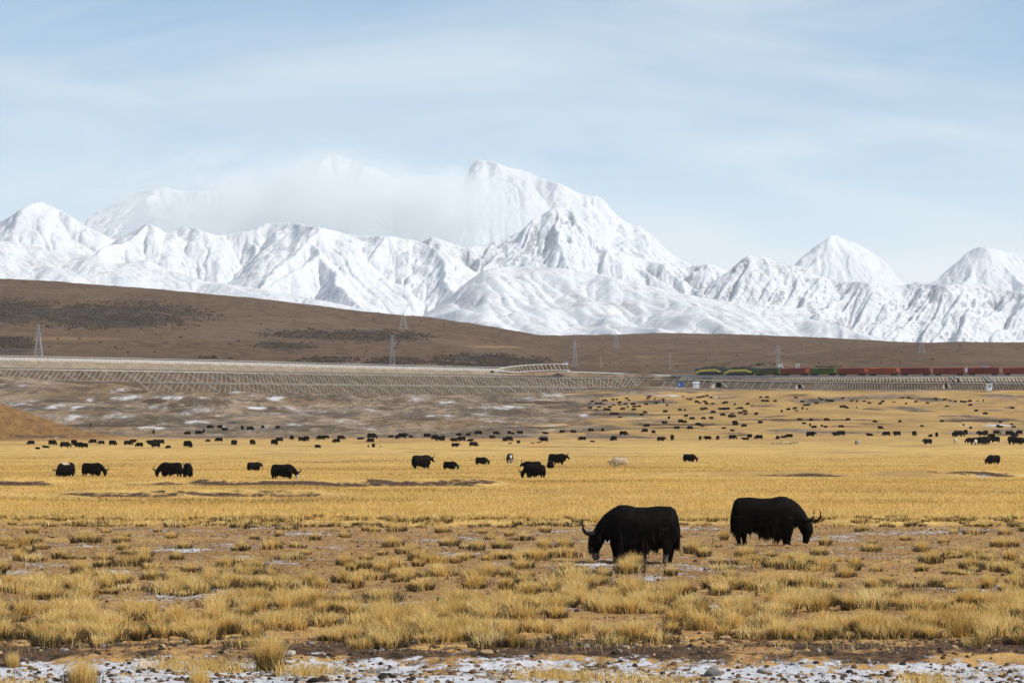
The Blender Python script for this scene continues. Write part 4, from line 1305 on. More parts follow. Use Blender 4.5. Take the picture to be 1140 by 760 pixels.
def pylon_px(x, ytop, ybase, kind, label, d=None, wpx=9, w=0.2):
    b = hill_at(x, d) if d else hill_hit(x, ybase)
    h = (ybase - ytop) / F * b.y
    b.z = CAMZ + (HOR - ybase) / F * b.y if d is None else b.z
    return make_pylon(h, wpx / 2 / F * b.y, kind, b - Vector((0, 0, 0.4)), label, 0.0, w)
pylon_px(43, 360, 399.5, 'mast', "tapering steel pylon behind the white fence above the tan hill", wpx=9)
pylon_px(437, 372, 411, 'mast', "slender steel pylon behind the railway, below the fork-headed one on the ridge", wpx=6)
pylon_px(640, 378, 408, 'mast', "slender steel pylon on the bare knoll beside the curved retaining wall", wpx=5.5)
pylon_px(449, 336.5, 367.5, 'fork', "fork-headed steel pylon standing out against snow on the long brown ridge", wpx=7)
pylon_px(686, 362, 388, 'fork', "faint fork-headed steel pylon in front of the snowy foothill's lower end", wpx=6, w=0.15)
pylon_px(866.5, 384, 410, 'mast', "faint thin steel pylon behind the dull olive wagon", wpx=4, w=0.12)
pylon_px(1026, 366, 394, 'fork', "faint fork-headed steel pylon on the rounded hill behind the red wagons", wpx=4, w=0.09)

def make_pole(x, ytop, ybase, label):
    b = hill_hit(x, ybase); h = (ybase - ytop) / F * b.y
    r = empty("utility_pole", b); tag(r, label, "pole", "thin poles near the cutting")
    p = MB(); p.tube([(0, 0, -0.5), (0, 0, h)], [0.2, 0.13], 8); p.build("post", M['steel'], r)
    a = MB(); a.box((0, 0, h - 0.7), (2.0, 0.14, 0.16)); a.build("crossarm", M['steel'], r)
make_pole(669, 396, 410, "thin pole on the knoll beside the slender pylon")
make_pole(746, 392, 411, "thin pole beside the pale dirt track on the brown slope")

def make_hut(x, y0, y1, wpx, d, mat, label, on=None, window=True, pitched=False):
    """y0 top row, y1 base row."""
    c = at(x, y1, d)
    if on: c = on
    h = (y1 - y0) / F * d; w = wpx / F * d
    r = empty("hut", c); tag(r, label, "hut")
    b = MB(); b.box((0, 0, h * 0.42 - 0.4), (w, w * 0.8, h * 0.84 + 0.8)); b.build("wall", mat, r)
    f = MB()
    if pitched:
        f.loft([[(sx * w * 0.56, -w * 0.47, h * 0.8), (sx * w * 0.56, w * 0.47, h * 0.8), (sx * w * 0.56, 0, h)] for sx in (-1, 1)])
    else:
        f.box((0, 0, h * 0.88), (w * 1.14, w * 0.94, h * 0.1))
    f.build("roof", mat, r)
    if window:
        q = MB(); q.box((w * 0.12, -w * 0.4 - 0.02, h * 0.5), (w * 0.26, 0.08, h * 0.28)); q.build("window", M['glass'], r)
    q = MB(); q.box((-w * 0.25, -w * 0.4 - 0.02, h * 0.34), (w * 0.2, 0.08, h * 0.6)); q.build("door", M['hut_grey'], r)
    return r
g = hit(1101, 433, 1300)
make_hut(1101, 426.5, 433.5, 6.5, 1585, M['hut_white'], "small white hut with dark window at the foot of the embankment below red wagons")
make_hut(869, 405, 411.5, 5.0, 1815, M['hut_white'], "small white hut behind the dull olive wagon's tail")
make_hut(888, 404.5, 412, 4.2, 1800, M['hut_grey'], "grey hut behind the train above the rust red wagon")
make_hut(1076, 408.3, 412, 3.5, 1730, M['hut_grey'], "low grey box showing over the gap between two dark red wagons", window=False)
make_hut(1097, 407.5, 412, 5.5, 1730, M['hut_pale_blue'], "pale blue flat-roofed hut showing above a dark red wagon roof", window=False)
make_hut(630, 402.5, 407, 5, 1945, M['hut_pale_blue'], "pale blue tin hut at the end of the curved retaining wall", window=False)
make_hut(757.5, 424.5, 430, 5.5, 1745, M['hut_blue'], "bright blue tin container at the foot of the road embankment", window=False)
make_hut(775, 425, 430.5, 7, 1718, M['hut_white'], "white pitched tent beside the blue container below the road", window=False, pitched=True)

def culvert(x, ytop, ybot, wpx, d, label):
    c = at(x, ybot, d); h = (ybot - ytop) / F * d; w = wpx / F * d
    r = empty("culvert", c); tag(r, label, "culvert")
    p = MB(); t = w * 0.16
    for sx in (-1, 1): p.box((sx * (w / 2 - t / 2), 1.5, h / 2), (t, 3.4, h))
    p.box((0, 1.5, h + t * 0.5 + 0.003), (w, 3.4, t)); p.build("portal", M['concrete'], r)
    v = MB(); v.box((0, 2.6, h / 2), (w - 2 * t - 0.01, 0.3, h - 0.01)); v.build("opening", M['void_shade'], r)  # solid panel closing the mouth, the darkness within painted as its colour
    q = MB()
    for sx in (-1, 1):
        q.quad_prism([(sx * w * 0.5, -0.2, -0.5), (sx * (w * 0.5 + 0.4), -0.2, -0.5), (sx * (w * 0.95 + 0.4), -2.8, -0.5), (sx * w * 0.95, -2.8, -0.5),
                      (sx * w * 0.5, -0.2, h * 0.8), (sx * (w * 0.5 + 0.4), -0.2, h * 0.8), (sx * (w * 0.95 + 0.4), -2.8, h * 0.15), (sx * w * 0.95, -2.8, h * 0.15)])
    q.build("wing_wall", M['pale_rib'], r)
culvert(800, 425.5, 431, 8.5, 1709, "square concrete culvert with dark opening under the road below the locomotives")
culvert(890, 427.5, 432, 4.5, 1648, "small dark concrete culvert at the foot of the slope below the green wagon")
culvert(1053, 426.5, 431.5, 3.5, 1599, "narrow dark culvert at the foot of the slope below the dark red wagon")
culvert(1066.5, 421, 425.5, 2.8, 1657, "tiny dark culvert high on the railway slope beside the flight of pale steps")

def slope_steps(x, label):
    s = RAIL.at_px(x); b = RAIL.p(s); r = empty("steps", b); tag(r, label, "steps")
    t = RAIL.t(s); n = RAIL.n(s)
    m = MB(); ang = math.atan2(t.y, t.x)
    for i in range(11):
        f = i / 10
        q = n * (4.9 + 6.4 * f) + t * (1.5 + 6 * f) + Vector((0, 0, -0.35 - 4.3 * f)); m.box(tuple(q), (2.0, 0.8, 0.7), ang)
    m.build("treads", M['pale_rib'], r)
    m = MB()
    for o in (-1.15, 1.15):
        m.bar(n * 4.7 + t * (1.3 + o) + Vector((0, 0, 0.15)), n * 11.5 + t * (7.6 + o) + Vector((0, 0, -4.3)), 0.25, 0.5)
    m.build("kerbs", M['white_wall'], r)
slope_steps(1060, "flight of pale steps down the railway slope beside the tiny culvert")
slope_steps(1096, "flight of pale steps down the railway slope above the white hut")

def post_px(x, ytop, y, label):
    b = hit(x, y, 700); h = (y - ytop) / F * b.y
    r = empty("field_post", b); tag(r, label, "post")
    m = MB(); m.tube([(0, 0, -0.3), (0, 0, h)], [0.22, 0.16], 8); m.build("shaft", M['stone_dark'], r)
    m = MB(); m.box((0, 0, h + 0.06), (0.5, 0.5, 0.12)); m.build("cap", M['concrete'], r)
post_px(101, 470, 474.5, "short dark post on the bare ground beside the tan hill")

# ------------------------------------------------------------------ yaks
def remeshed(mb, name, voxel, smooth_it=2):
    me = mb.mesh(name + "_raw"); o = bpy.data.objects.new(name + "_raw", me); COL.objects.link(o)
    m = o.modifiers.new("r", 'REMESH'); m.mode = 'VOXEL'; m.voxel_size = voxel
    s = o.modifiers.new("s", 'SMOOTH'); s.factor = 0.5; s.iterations = smooth_it
    dg = bpy.context.evaluated_depsgraph_get()
    out = bpy.data.meshes.new_from_object(o.evaluated_get(dg))
    bpy.data.objects.remove(o); bpy.data.meshes.remove(me)
    out.name = name
    for p in out.polygons: p.use_smooth = True
    return out

def yak_solids(pose='graze', turn=0.0, calf=False):
    """Rough solids of a yak facing +X, feet on z = 0, 1.68 m at the hump."""
    mb = MB()
    st = [(-1.17, 1.34, 0.80, 0.16), (-1.13, 1.52, 0.62, 0.32), (-0.98, 1.62, 0.55, 0.42), (-0.6, 1.64, 0.50, 0.47), (-0.2, 1.60, 0.44, 0.51), (0.15, 1.605, 0.40, 0.51),
          (0.45, 1.67, 0.42, 0.48), (0.70, 1.66, 0.48, 0.43), (0.92, 1.54, 0.62, 0.35), (1.10, 1.34, 0.78, 0.26)]
    rings = []
    for x, zt, zb, w in st:
        ring = []
        for k in range(20):
            a = 2 * math.pi * k / 20
            cz, sy = math.cos(a), math.sin(a)
            zc, hh = (zt + zb) / 2, (zt - zb) / 2
            wid = w * (1 - 0.22 * max(0, cz) ** 2) * (abs(sy) ** 0.75 * (1 if sy > 0 else -1))
            ring.append((x, wid, zc + hh * (abs(cz) ** 0.8) * (1 if cz > 0 else -1)))
        rings.append(ring)
    mb.loft(rings)
    T = lambda p: p
    if pose == 'graze':
        c, s_ = math.cos(turn), math.sin(turn)
        def T(p):
            x, y, z = p; x0 = 1.0
            return (x0 + (x - x0) * c - y * s_, (x - x0) * s_ + y * c, z)
        mb.tube([T(p) for p in [(0.70, 0, 1.24), (0.98, 0, 1.12), (1.20, 0, 0.94), (1.36, 0, 0.78)]], [0.39, 0.33, 0.27, 0.21], 14)
        mb.tube([T(p) for p in [(1.40, 0, 0.84), (1.46, 0, 0.70), (1.475, 0, 0.54), (1.455, 0, 0.36), (1.42, 0, 0.20), (1.395, 0, 0.09)]], [0.14, 0.205, 0.205, 0.155, 0.12, 0.105], 14)
        mb.tube([T(p) for p in [(1.28, 0, 0.72), (1.33, 0, 0.50), (1.35, 0, 0.36)]], [0.17, 0.12, 0.05], 10)
        for sy in (-1, 1): mb.tube([T((1.38, sy * 0.14, 0.74)), T((1.30, sy * 0.30, 0.71)), T((1.26, sy * 0.38, 0.63))], [0.06, 0.065, 0.02], 8)
    else:
        mb.tube([(0.75, 0, 1.25), (1.05, 0, 1.24), (1.3, 0, 1.22), (1.46, 0, 1.2)], [0.44, 0.36, 0.26, 0.19], 14)
        mb.tube([(1.42, 0, 1.28), (1.55, 0, 1.16), (1.68, 0, 1.0), (1.78, 0, 0.86)], [0.15, 0.17, 0.13, 0.10], 14)
        mb.tube([(1.0, 0, 0.9), (1.15, 0, 0.75), (1.25, 0, 0.66)], [0.26, 0.18, 0.08], 10)
        for sy in (-1, 1): mb.tube([(1.42, sy * 0.12, 1.24), (1.36, sy * 0.26, 1.22), (1.33, sy * 0.33, 1.16)], [0.05, 0.055, 0.02], 8)
    for sy, dx in ((-1, 0.03), (1, -0.09)):
        mb.tube([(0.74 + dx, sy * 0.25, 0.95), (0.76 + dx, sy * 0.25, 0.55), (0.75 + dx, sy * 0.24, 0.36), (0.745 + dx, sy * 0.24, 0.12), (0.765 + dx, sy * 0.24, 0.0)], [0.22, 0.195, 0.14, 0.095, 0.095], 12)
    for sy, dx in ((-1, -0.06), (1, 0.10)):
        mb.tube([(-0.78 + dx, sy * 0.25, 0.98), (-0.80 + dx, sy * 0.26, 0.68), (-0.93 + dx, sy * 0.25, 0.43), (-0.89 + dx, sy * 0.25, 0.14), (-0.86 + dx, sy * 0.25, 0.0)], [0.27, 0.22, 0.125, 0.08, 0.09], 12)
    return mb, T

def fur_mesh(body, name, mat, n, length, width, seed, zlo=0.32, zhi=1.75, ground=0.06):
    """Hanging hair strands rooted on the body surface."""
    r = np.random.default_rng(seed)
    nv = len(body.vertices); V = np.empty(nv * 3, np.float32); body.vertices.foreach_get("co", V); V = V.reshape(-1, 3)
    body.calc_loop_triangles(); nt = len(body.loop_triangles)
    Ti = np.empty(nt * 3, np.int32); body.loop_triangles.foreach_get("vertices", Ti); Ti = Ti.reshape(-1, 3)
    a, b, c = V[Ti[:, 0]], V[Ti[:, 1]], V[Ti[:, 2]]
    nn = np.cross(b - a, c - a); ar = np.linalg.norm(nn, axis=1) + 1e-9
    nn /= ar[:, None]
    cz = (a + b + c)[:, 2] / 3; cx = (a + b + c)[:, 0] / 3
    wgt = ar * np.where((cz > zlo) & (cz < zhi), 1, 0) * (1 + 1.6 * (cz < 0.85)) * np.where((cx > 1.3), 0.25, 1) * np.where(nn[:, 2] < -0.75, 0.5, 1)
    k = r.choice(nt, n, p=wgt / wgt.sum())
    u = r.random((n, 2)); fl = u.sum(1) > 1; u[fl] = 1 - u[fl]
    P = a[k] + (b[k] - a[k]) * u[:, :1] + (c[k] - a[k]) * u[:, 1:]
    N = nn[k]
    # clumped hair: neighbouring strands lean together
    cl = np.stack([perlin(P[:, 0] * 7, P[:, 2] * 5 + P[:, 1] * 3, seed), perlin(P[:, 0] * 7 + 9, P[:, 2] * 5 - P[:, 1] * 3, seed + 1)], -1)
    low = sstep(1.1, 0.55, P[:, 2])
    Ls = length * (0.35 + 0.9 * low) * (0.6 + 0.8 * r.random(n)) * (1 + 0.6 * cl[:, 0])
    Ls = np.where(P[:, 0] > 1.2, Ls * 0.35, Ls)
    gl = np.interp(P[:, 0], [-1.3, -0.75, -0.35, 0.1, 0.45, 0.75, 0.95, 1.2, 1.4, 1.8], [0.34, 0.30, 0.34, 0.16, 0.12, 0.08, 0.50, 0.60, 0.3, 0.05])
    Ls = np.minimum(Ls, np.maximum(P[:, 2] - gl - 0.17 * (1 + 1.7 * perlin(P[:, 0] * 3.4, P[:, 1] * 2.0, seed + 4) + 0.9 * perlin(P[:, 0] * 8.0, P[:, 1] * 3.0, seed + 6)), 0.03))
    Ls = Ls * np.where((P[:, 2] < 0.5) & (np.abs(P[:, 0]) > 0.55) & (P[:, 0] < 1.1), np.where(P[:, 0] > 0, 0.7, 0.25), 1)
    D = np.stack([0.18 * cl[:, 0] + 0.1 * r.normal(size=n) - 0.12, 0.12 * cl[:, 1] + 0.08 * r.normal(size=n), -np.ones(n)], -1) + N * (0.30 - 0.16 * low)[:, None]
    D /= np.linalg.norm(D, axis=1)[:, None]
    D2 = D * 0.6 + np.array([0, 0, -0.5]); D2 /= np.linalg.norm(D2, axis=1)[:, None]
    side = np.cross(D, N + r.normal(size=(n, 3)) * 0.5); side /= np.linalg.norm(side, axis=1)[:, None] + 1e-9
    side *= (width * (0.6 + 0.8 * r.random(n)))[:, None]
    tuft = (r.random(n) < 0.10) & (P[:, 2] < 1.1) & (P[:, 0] < 1.15)
    side = side * np.where(tuft, 3.2, 1.0)[:, None]; Ls = np.where(tuft, Ls * 1.25 + 0.03, Ls)
    P0 = P - N * 0.015; P1 = P0 + D * (Ls * 0.55)[:, None]; P2 = P1 + D2 * (Ls * 0.5)[:, None]
    vv = np.stack([P0 - side, P0 + side, P1 + side * 0.75, P1 - side * 0.75, P2 + side * 0.15, P2 - side * 0.15], 1).reshape(-1, 3)
    i = np.arange(n)[:, None] * 6
    ff = np.concatenate([i + np.array([[0, 1, 2, 3]]), i + np.array([[3, 2, 4, 5]])], 0)
    me_o = mesh_np(name, vv, ff, mat)
    me = me_o.data; bpy.data.objects.remove(me_o)
    return me

def horn_mesh(sy, pose, T, big=1.0):
    mb = MB()
    if pose == 'graze':
        pts = [(1.46, 0.10, 0.86), (1.50, 0.22, 0.86), (1.60, 0.33, 0.83), (1.74, 0.38, 0.86), (1.83, 0.37, 0.97), (1.85, 0.32, 1.11), (1.82, 0.29, 1.22)]
    else:
        pts = [(1.42, 0.10, 1.34), (1.42, 0.20, 1.38), (1.46, 0.32, 1.40), (1.54, 0.39, 1.48), (1.58, 0.38, 1.60), (1.57, 0.33, 1.72), (1.54, 0.31, 1.80)]
    pts = [T((x, sy * y, z)) for x, y, z in pts]
    mb.tube(pts, [0.062 * big, 0.06 * big, 0.055 * big, 0.047 * big, 0.037 * big, 0.026, 0.008], 10)
    return mb.mesh("horn", M['horn'], True)

def tail_mesh(n, seed, mat, width=0.012):
    r = np.random.default_rng(seed)
    mb = MB()
    mb.tube([(-1.08, 0, 1.40), (-1.16, 0, 1.24), (-1.185, 0.01, 0.98), (-1.18, 0.02, 0.75), (-1.16, 0.02, 0.55), (-1.15, 0.02, 0.42)], [0.05, 0.055, 0.085, 0.105, 0.085, 0.02], 10)
    me = mb.mesh("tail", mat, True)
    return me

def spotted(me, base, spots):
    """Give the faces inside any (x0,x1,y0,y1,z0,z1,material) box a coat colour of their own, with a ragged edge."""
    me.materials.clear(); me.materials.append(M[base])
    keys = []
    for *_, mk in spots:
        if mk not in keys: keys.append(mk); me.materials.append(M[mk])
    for p in me.polygons:
        c = p.center
        w = 0.025 * math.sin(c.z * 61 + c.y * 37) + 0.02 * math.sin(c.x * 53 + c.y * 29)
        for x0, x1, y0, y1, z0, z1, mk in spots:
            if x0 + w < c.x < x1 + w and y0 < c.y < y1 and z0 + w < c.z < z1 + w: p.material_index = 1 + keys.index(mk)

def make_yak(label, group, pose='graze', coat='black_fur', spots=(), voxel=0.035, fur_n=5000, fur_w=0.010, fur_l=0.30, seed=1, turn=0.0, tagcol=None, eye=True):
    r = empty("yak"); tag(r, label, "yak", group)
    mb, T = yak_solids(pose, turn)
    me = remeshed(mb, "body", voxel)
    spotted(me, coat, spots)
    def ch(name, m):
        o = bpy.data.objects.new(name, m); COL.objects.link(o); o.parent = r; return o
    ch("body", me)
    ch("hair", fur_mesh(me, "hair", M[coat], fur_n, fur_l, fur_w, seed))
    for sy in (-1, 1): ch("horn", horn_mesh(sy, pose, T))
    ch("tail", tail_mesh(0, seed, M[coat]))
    if eye:
        for sy in (-1, 1):
            e = MB(); e.ball(T((1.55, sy * 0.185, 0.58)) if pose == 'graze' else (1.6, sy * 0.15, 1.14), 0.026, 8, 6); ch("eye", e.mesh("eye", M['eye'], True))
    if tagcol:
        e = MB(); p = T((1.27, -0.40, 0.64)) if pose == 'graze' else (1.33, -0.34, 1.14)
        e.box((p[0], p[1] - 0.02, p[2]), (0.24, 0.08, 0.26)); ch("ear_tag", e.mesh("ear_tag", M[tagcol]))
    return r

def set_yak(o, p, face, scale=1.0, wide=1.0):
    """face in degrees: 0 looks to the picture's right, 180 to its left, 90 away, -90 at us."""
    o.location = p; o.rotation_euler = (0, 0, math.radians(face)); o.scale = (scale * wide, scale, scale)

NEAR = "pair of big black yaks grazing close by"
yA = make_yak("black yak with grey-white muzzle and one pale hind foot, grazing with head low", NEAR, spots=[(1.30, 1.8, -1, 0.2, 0.06, 0.30, 'pale_muzzle'), (1.52, 1.8, -1, 0.2, 0.28, 0.48, 'pale_muzzle'), (-1.2, -0.6, 0.05, 0.6, -0.1, 0.26, 'pale_muzzle'), (-1.2, -0.6, -0.6, -0.05, -0.1, 0.26, 'brown_black_fur')],
              voxel=0.026, fur_n=20000, fur_w=0.007, fur_l=0.42, seed=5)
set_yak(yA, hit(713, 626), 178, 1.04, 0.90)
yB = make_yak("black shaggy yak grazing beside low tussocks, both horns curving up from its lowered head", NEAR, coat='black_fur', voxel=0.026, fur_n=20000, fur_w=0.007, fur_l=0.42, seed=6, turn=-0.30)
set_yak(yB, hit(853, 607), -8, 1.03, 0.96)

# the looser herd of the middle distance: parts and a label each
MIDG = "yaks grazing scattered over the golden meadow"
pm = make_yak("", MIDG, voxel=0.05, fur_n=900, fur_w=0.03, seed=11, eye=False)
ps_ = make_yak("", MIDG, pose='stand', voxel=0.05, fur_n=900, fur_w=0.03, seed=12, eye=False)
pw = make_yak("", MIDG, voxel=0.05, fur_n=900, fur_w=0.03, seed=13, spots=[(1.3, 1.8, -1, 1, -0.1, 0.6, 'white_fur')], eye=False)
pp = make_yak("", MIDG, voxel=0.05, fur_n=900, fur_w=0.03, seed=14, spots=[(-0.2, 0.9, -0.4, 0.5, 1.42, 1.8, 'cream_fur'), (1.42, 1.8, -1, 1, -0.1, 0.4, 'pale_muzzle')], eye=False)
pc = make_yak("", MIDG, coat='cream_fur', voxel=0.05, fur_n=900, fur_w=0.03, seed=15, eye=False)
pb = make_yak("", MIDG, pose='stand', voxel=0.05, fur_n=300, fur_w=0.03, seed=16, spots=[(0.2, 1.25, -1, 1, -0.1, 0.7, 'white_fur'), (1.3, 1.9, -1, 1, 0.7, 1.5, 'white_fur'), (-0.4, 0.2, -1, 1, 0.3, 1.8, 'white_fur')], eye=False)
pg = make_yak("", MIDG, voxel=0.05, fur_n=900, fur_w=0.03, seed=17, tagcol='green_tag', eye=False)
pr = make_yak("", MIDG, voxel=0.05, fur_n=900, fur_w=0.03, seed=18, tagcol='red_tag', eye=False)
_used = set()
def mid_yak(proto, x, y, hpx, face, label):
    p = hit(x, y, 200)
    o = proto if proto.name not in _used else copy_tree(proto)
    _used.add(proto.name)
    tag(o, label, "yak", MIDG)
    set_yak(o, p - Vector((0, 0, 0.10)), face, (hpx / F * p.y + 0.10) / 1.68)
mid_yak(pp, 73.5, 531, 17, -118, "black yak with a cream patch on its back, facing us head-down beside another yak")
mid_yak(pm, 103, 530, 15.5, -8, "broad black yak head-down toward the right, next to the cream-patched one")
mid_yak(pm, 190, 531, 17, 172, "large black yak in profile whose rump touches a second yak standing end-on")
mid_yak(ps_, 209, 531.5, 16.5, 98, "black yak standing end-on with its flank against a large yak in profile")
mid_yak(ps_, 282.5, 524, 10, 35, "small black yak alone above and beside the white-faced one")
mid_yak(pw, 315, 533, 17, -8, "big black yak with a white face lowered to the grass")
mid_yak(ps_, 469, 521.5, 15.5, 38, "black yak turned half away, head up, near the small green-tagged yak")
mid_yak(pg, 501, 522.5, 9.5, -12, "small black yak with a green ear tag, walking head-down")
mid_yak(pg, 536, 517, 8.6, -15, "smaller black yak with green ear tag beside the black-and-white calf")
mid_yak(pb, 567.5, 515.5, 11, -84, "slim black-and-white calf standing face-on in the meadow")
mid_yak(ps_, 593, 525.5, 12.5, 176, "black yak half hidden behind the bulkier yak in front of it")
mid_yak(pm, 595.5, 532, 15.5, 165, "bulky black yak side-on in front of a half-hidden one")
mid_yak(ps_, 620, 517, 12.5, -10, "black yak standing over its calf, facing right")
mid_yak(pm, 613, 521.5, 9.5, -80, "black calf facing us at the feet of a standing yak")
mid_yak(pc, 689.5, 519, 10.5, 185, "cream-coloured yak, the only pale one out on the meadow")
mid_yak(pr, 767.5, 514, 9, -12, "black yak with a red ear tag, alone on the open meadow")
mid_yak(pm, 1106, 516.5, 10.5, 205, "lone black yak head-down below the dense cluster at the picture's edge")

# the far herd: small copies without parts
def small_yak(pose, coat, spots=(), vox=0.09):
    mb, T = yak_solids(pose)
    mb.tube([(-1.10, 0, 1.38), (-1.22, 0, 1.1), (-1.24, 0, 0.7), (-1.2, 0, 0.45)], [0.06, 0.08, 0.1, 0.05], 8)
    me = remeshed(mb, "yak", vox, 1); spotted(me, coat, spots); return me
SM = [small_yak('graze', 'black_fur'), small_yak('stand', 'black_fur'), small_yak('graze', 'brown_black_fur')]
def lying_mesh():
    mb = MB(); c = [(-1.15, 0.62, 0.2), (-0.95, 0.82, 0.42), (-0.4, 0.92, 0.55), (0.2, 0.98, 0.55), (0.6, 1.05, 0.45), (0.95, 0.9, 0.3)]
    mb.loft([[(x, w * math.sin(2 * math.pi * k / 14), max(0.0, zt / 2 + zt / 2 * math.cos(2 * math.pi * k / 14))) for k in range(14)] for x, zt, w in c])
    mb.tube([(0.8, 0, 0.72), (1.15, 0, 0.78), (1.42, 0, 0.7), (1.62, 0, 0.5)], [0.3, 0.23, 0.2, 0.1], 10)
    for sy in (-1, 1): mb.tube([(1.35, sy * 0.12, 0.9), (1.4, sy * 0.34, 0.95), (1.45, sy * 0.36, 1.15)], [0.06, 0.05, 0.02], 6)
    me = remeshed(mb, "yak", 0.08, 1); spotted(me, 'black_fur', []); return me
SM.append(lying_mesh())
SM_PALE = small_yak('stand', 'white_fur', [(-1.3, -0.2, -1, 1, 0.4, 2, 'brown_black_fur')])

ROWS = {}
ROWS['L'] = [(34.6, 494.7, 5), (42, 500, 3), (51.4, 498.4, 5), (58.2, 495.3, 6.5), (72.3, 498, 7), (82.5, 494.7, 6), (87.5, 498, 6.5), (93.5, 498.5, 6.5), (103.5, 493.4, 5), (112.8, 494.3, 4.5), (125.3, 495.5, 6.5), (142.5, 495.5, 6), (148, 492.8, 4.5), (155.3, 497.3, 5.5), (167.5, 494.2, 5), (172.8, 492.2, 3.6), (179, 494.2, 6), (173, 498, 6.5), (187.4, 499, 4), (171, 482.6, 4.5),
    (208.8, 484, 4.5), (221, 483.3, 4.5), (226.7, 481.3, 4), (233.9, 477, 4.3), (245, 476.5, 4), (250.5, 479.5, 4), (269.8, 477.8, 4.8), (278.5, 479, 5.2), (292.5, 477, 4), (309, 476.5, 3), (231.6, 491.6, 3.2), (243.9, 491.5, 5), (209, 498, 8.5), (260.5, 495.6, 6.5), (281.2, 495, 6.5), (305.3, 495, 7), (311, 491.5, 5), (325, 489.4, 5.5), (341, 491, 6.5), (335.5, 491, 5.5), (357.4, 489.6, 5.5), (363.2, 488, 4), (374.7, 492.8, 5), (379.5, 489.2, 5.5), (353.5, 498.6, 4.5)]
ROWS['M'] = [(401, 489, 5), (413.7, 488, 6.5), (412.6, 492.4, 5), (415.8, 497.8, 5), (410, 497.5, 2.6), (423.7, 497.5, 2.6), (434.7, 486.6, 4.5), (441.6, 488.6, 5.5), (448, 487.8, 6.5), (457.4, 487, 3.4), (475.4, 486.5, 4.8), (484.6, 489, 6), (489, 490.6, 6), (493.4, 490, 6), (505.3, 491.7, 4.6), (513.7, 491.2, 6), (523.2, 491, 5.5), (506.7, 497.5, 5.2), (527, 497, 6), (511, 485, 3.4), (521.6, 484.8, 3), (533, 483.8, 5), (548.2, 488.2, 4.5), (552.3, 483.8, 4.2), (566.5, 490.8, 6), (561.5, 491, 4.5), (567, 483.4, 4.6), (571, 483.2, 4), (579, 483.1, 4.2), (577.2, 493.4, 4), (567.5, 493.8, 2.4), (592.5, 493.4, 2.4), (599.5, 492.8, 2.8), (605.4, 491.8, 6.3), (607.5, 482.8, 4.6), (625.6, 481.8, 3.6), (638, 481.8, 3.8), (648.4, 490.2, 5), (660, 491.8, 3.4), (683.2, 490.6, 6), (694, 484.6, 5.5)]
ROWS['R'] = [(735.8, 491, 5.5), (748.4, 489.8, 6.5), (779.5, 489.6, 5), (788, 489.6, 5.2), (799, 489.4, 5), (815.4, 488.9, 5.5), (830, 489.3, 5), (834.7, 487.3, 5), (844.8, 488.8, 5.5), (865.7, 489, 4.8), (872.5, 487.2, 5), (879, 487, 4.5), (902.4, 486, 6.2), (930.6, 485.2, 5), (936, 485, 6), (968.3, 485, 6), (987, 485, 5.4), (998.8, 485, 5.6), (1018, 485, 6), (1035.8, 486, 5.6), (1042.8, 486, 5.8), (1032.9, 494.5, 6.6), (1063.2, 486, 5.6), (1067, 485.8, 7), (1075, 483.4, 5.8), (1080.5, 493, 6.5), (1090, 483.5, 4.6), (1093.7, 485, 5), (1097, 483.3, 4.8), (1089.5, 495, 9), (1094, 494.6, 9.5), (1098, 493.5, 8.5), (1104, 487, 5), (1108, 492.5, 7.5), (1109.3, 483.2, 4.8), (1124, 484.5, 6), (1130, 486.3, 5.5), (1134.9, 483.2, 5), (1127.5, 492.5, 8), (1132, 495, 9.5), (1138.5, 494.5, 8),
    (805.7, 477.2, 4), (980, 477.6, 4), (974, 470.2, 3), (936.4, 475.8, 3.2), (915, 475, 3), (919.2, 476, 2.8), (906.4, 476.6, 3.4), (901.8, 474.3, 3.6), (895, 472.1, 2.6), (890.5, 468.2, 3), (902.9, 468.2, 3), (920.2, 468.6, 3.8), (944.2, 468, 3.2), (1002, 470, 3.2), (1048.7, 469.6, 2.8), (1026.3, 475, 2.4), (1072.8, 473.8, 2.6), (1080.7, 477.2, 3), (1113.8, 470.6, 2.4), (1111, 475.8, 3.4), (1114.5, 476, 2.6), (1126.3, 473.2, 2.2), (1128.6, 476, 2.4)]
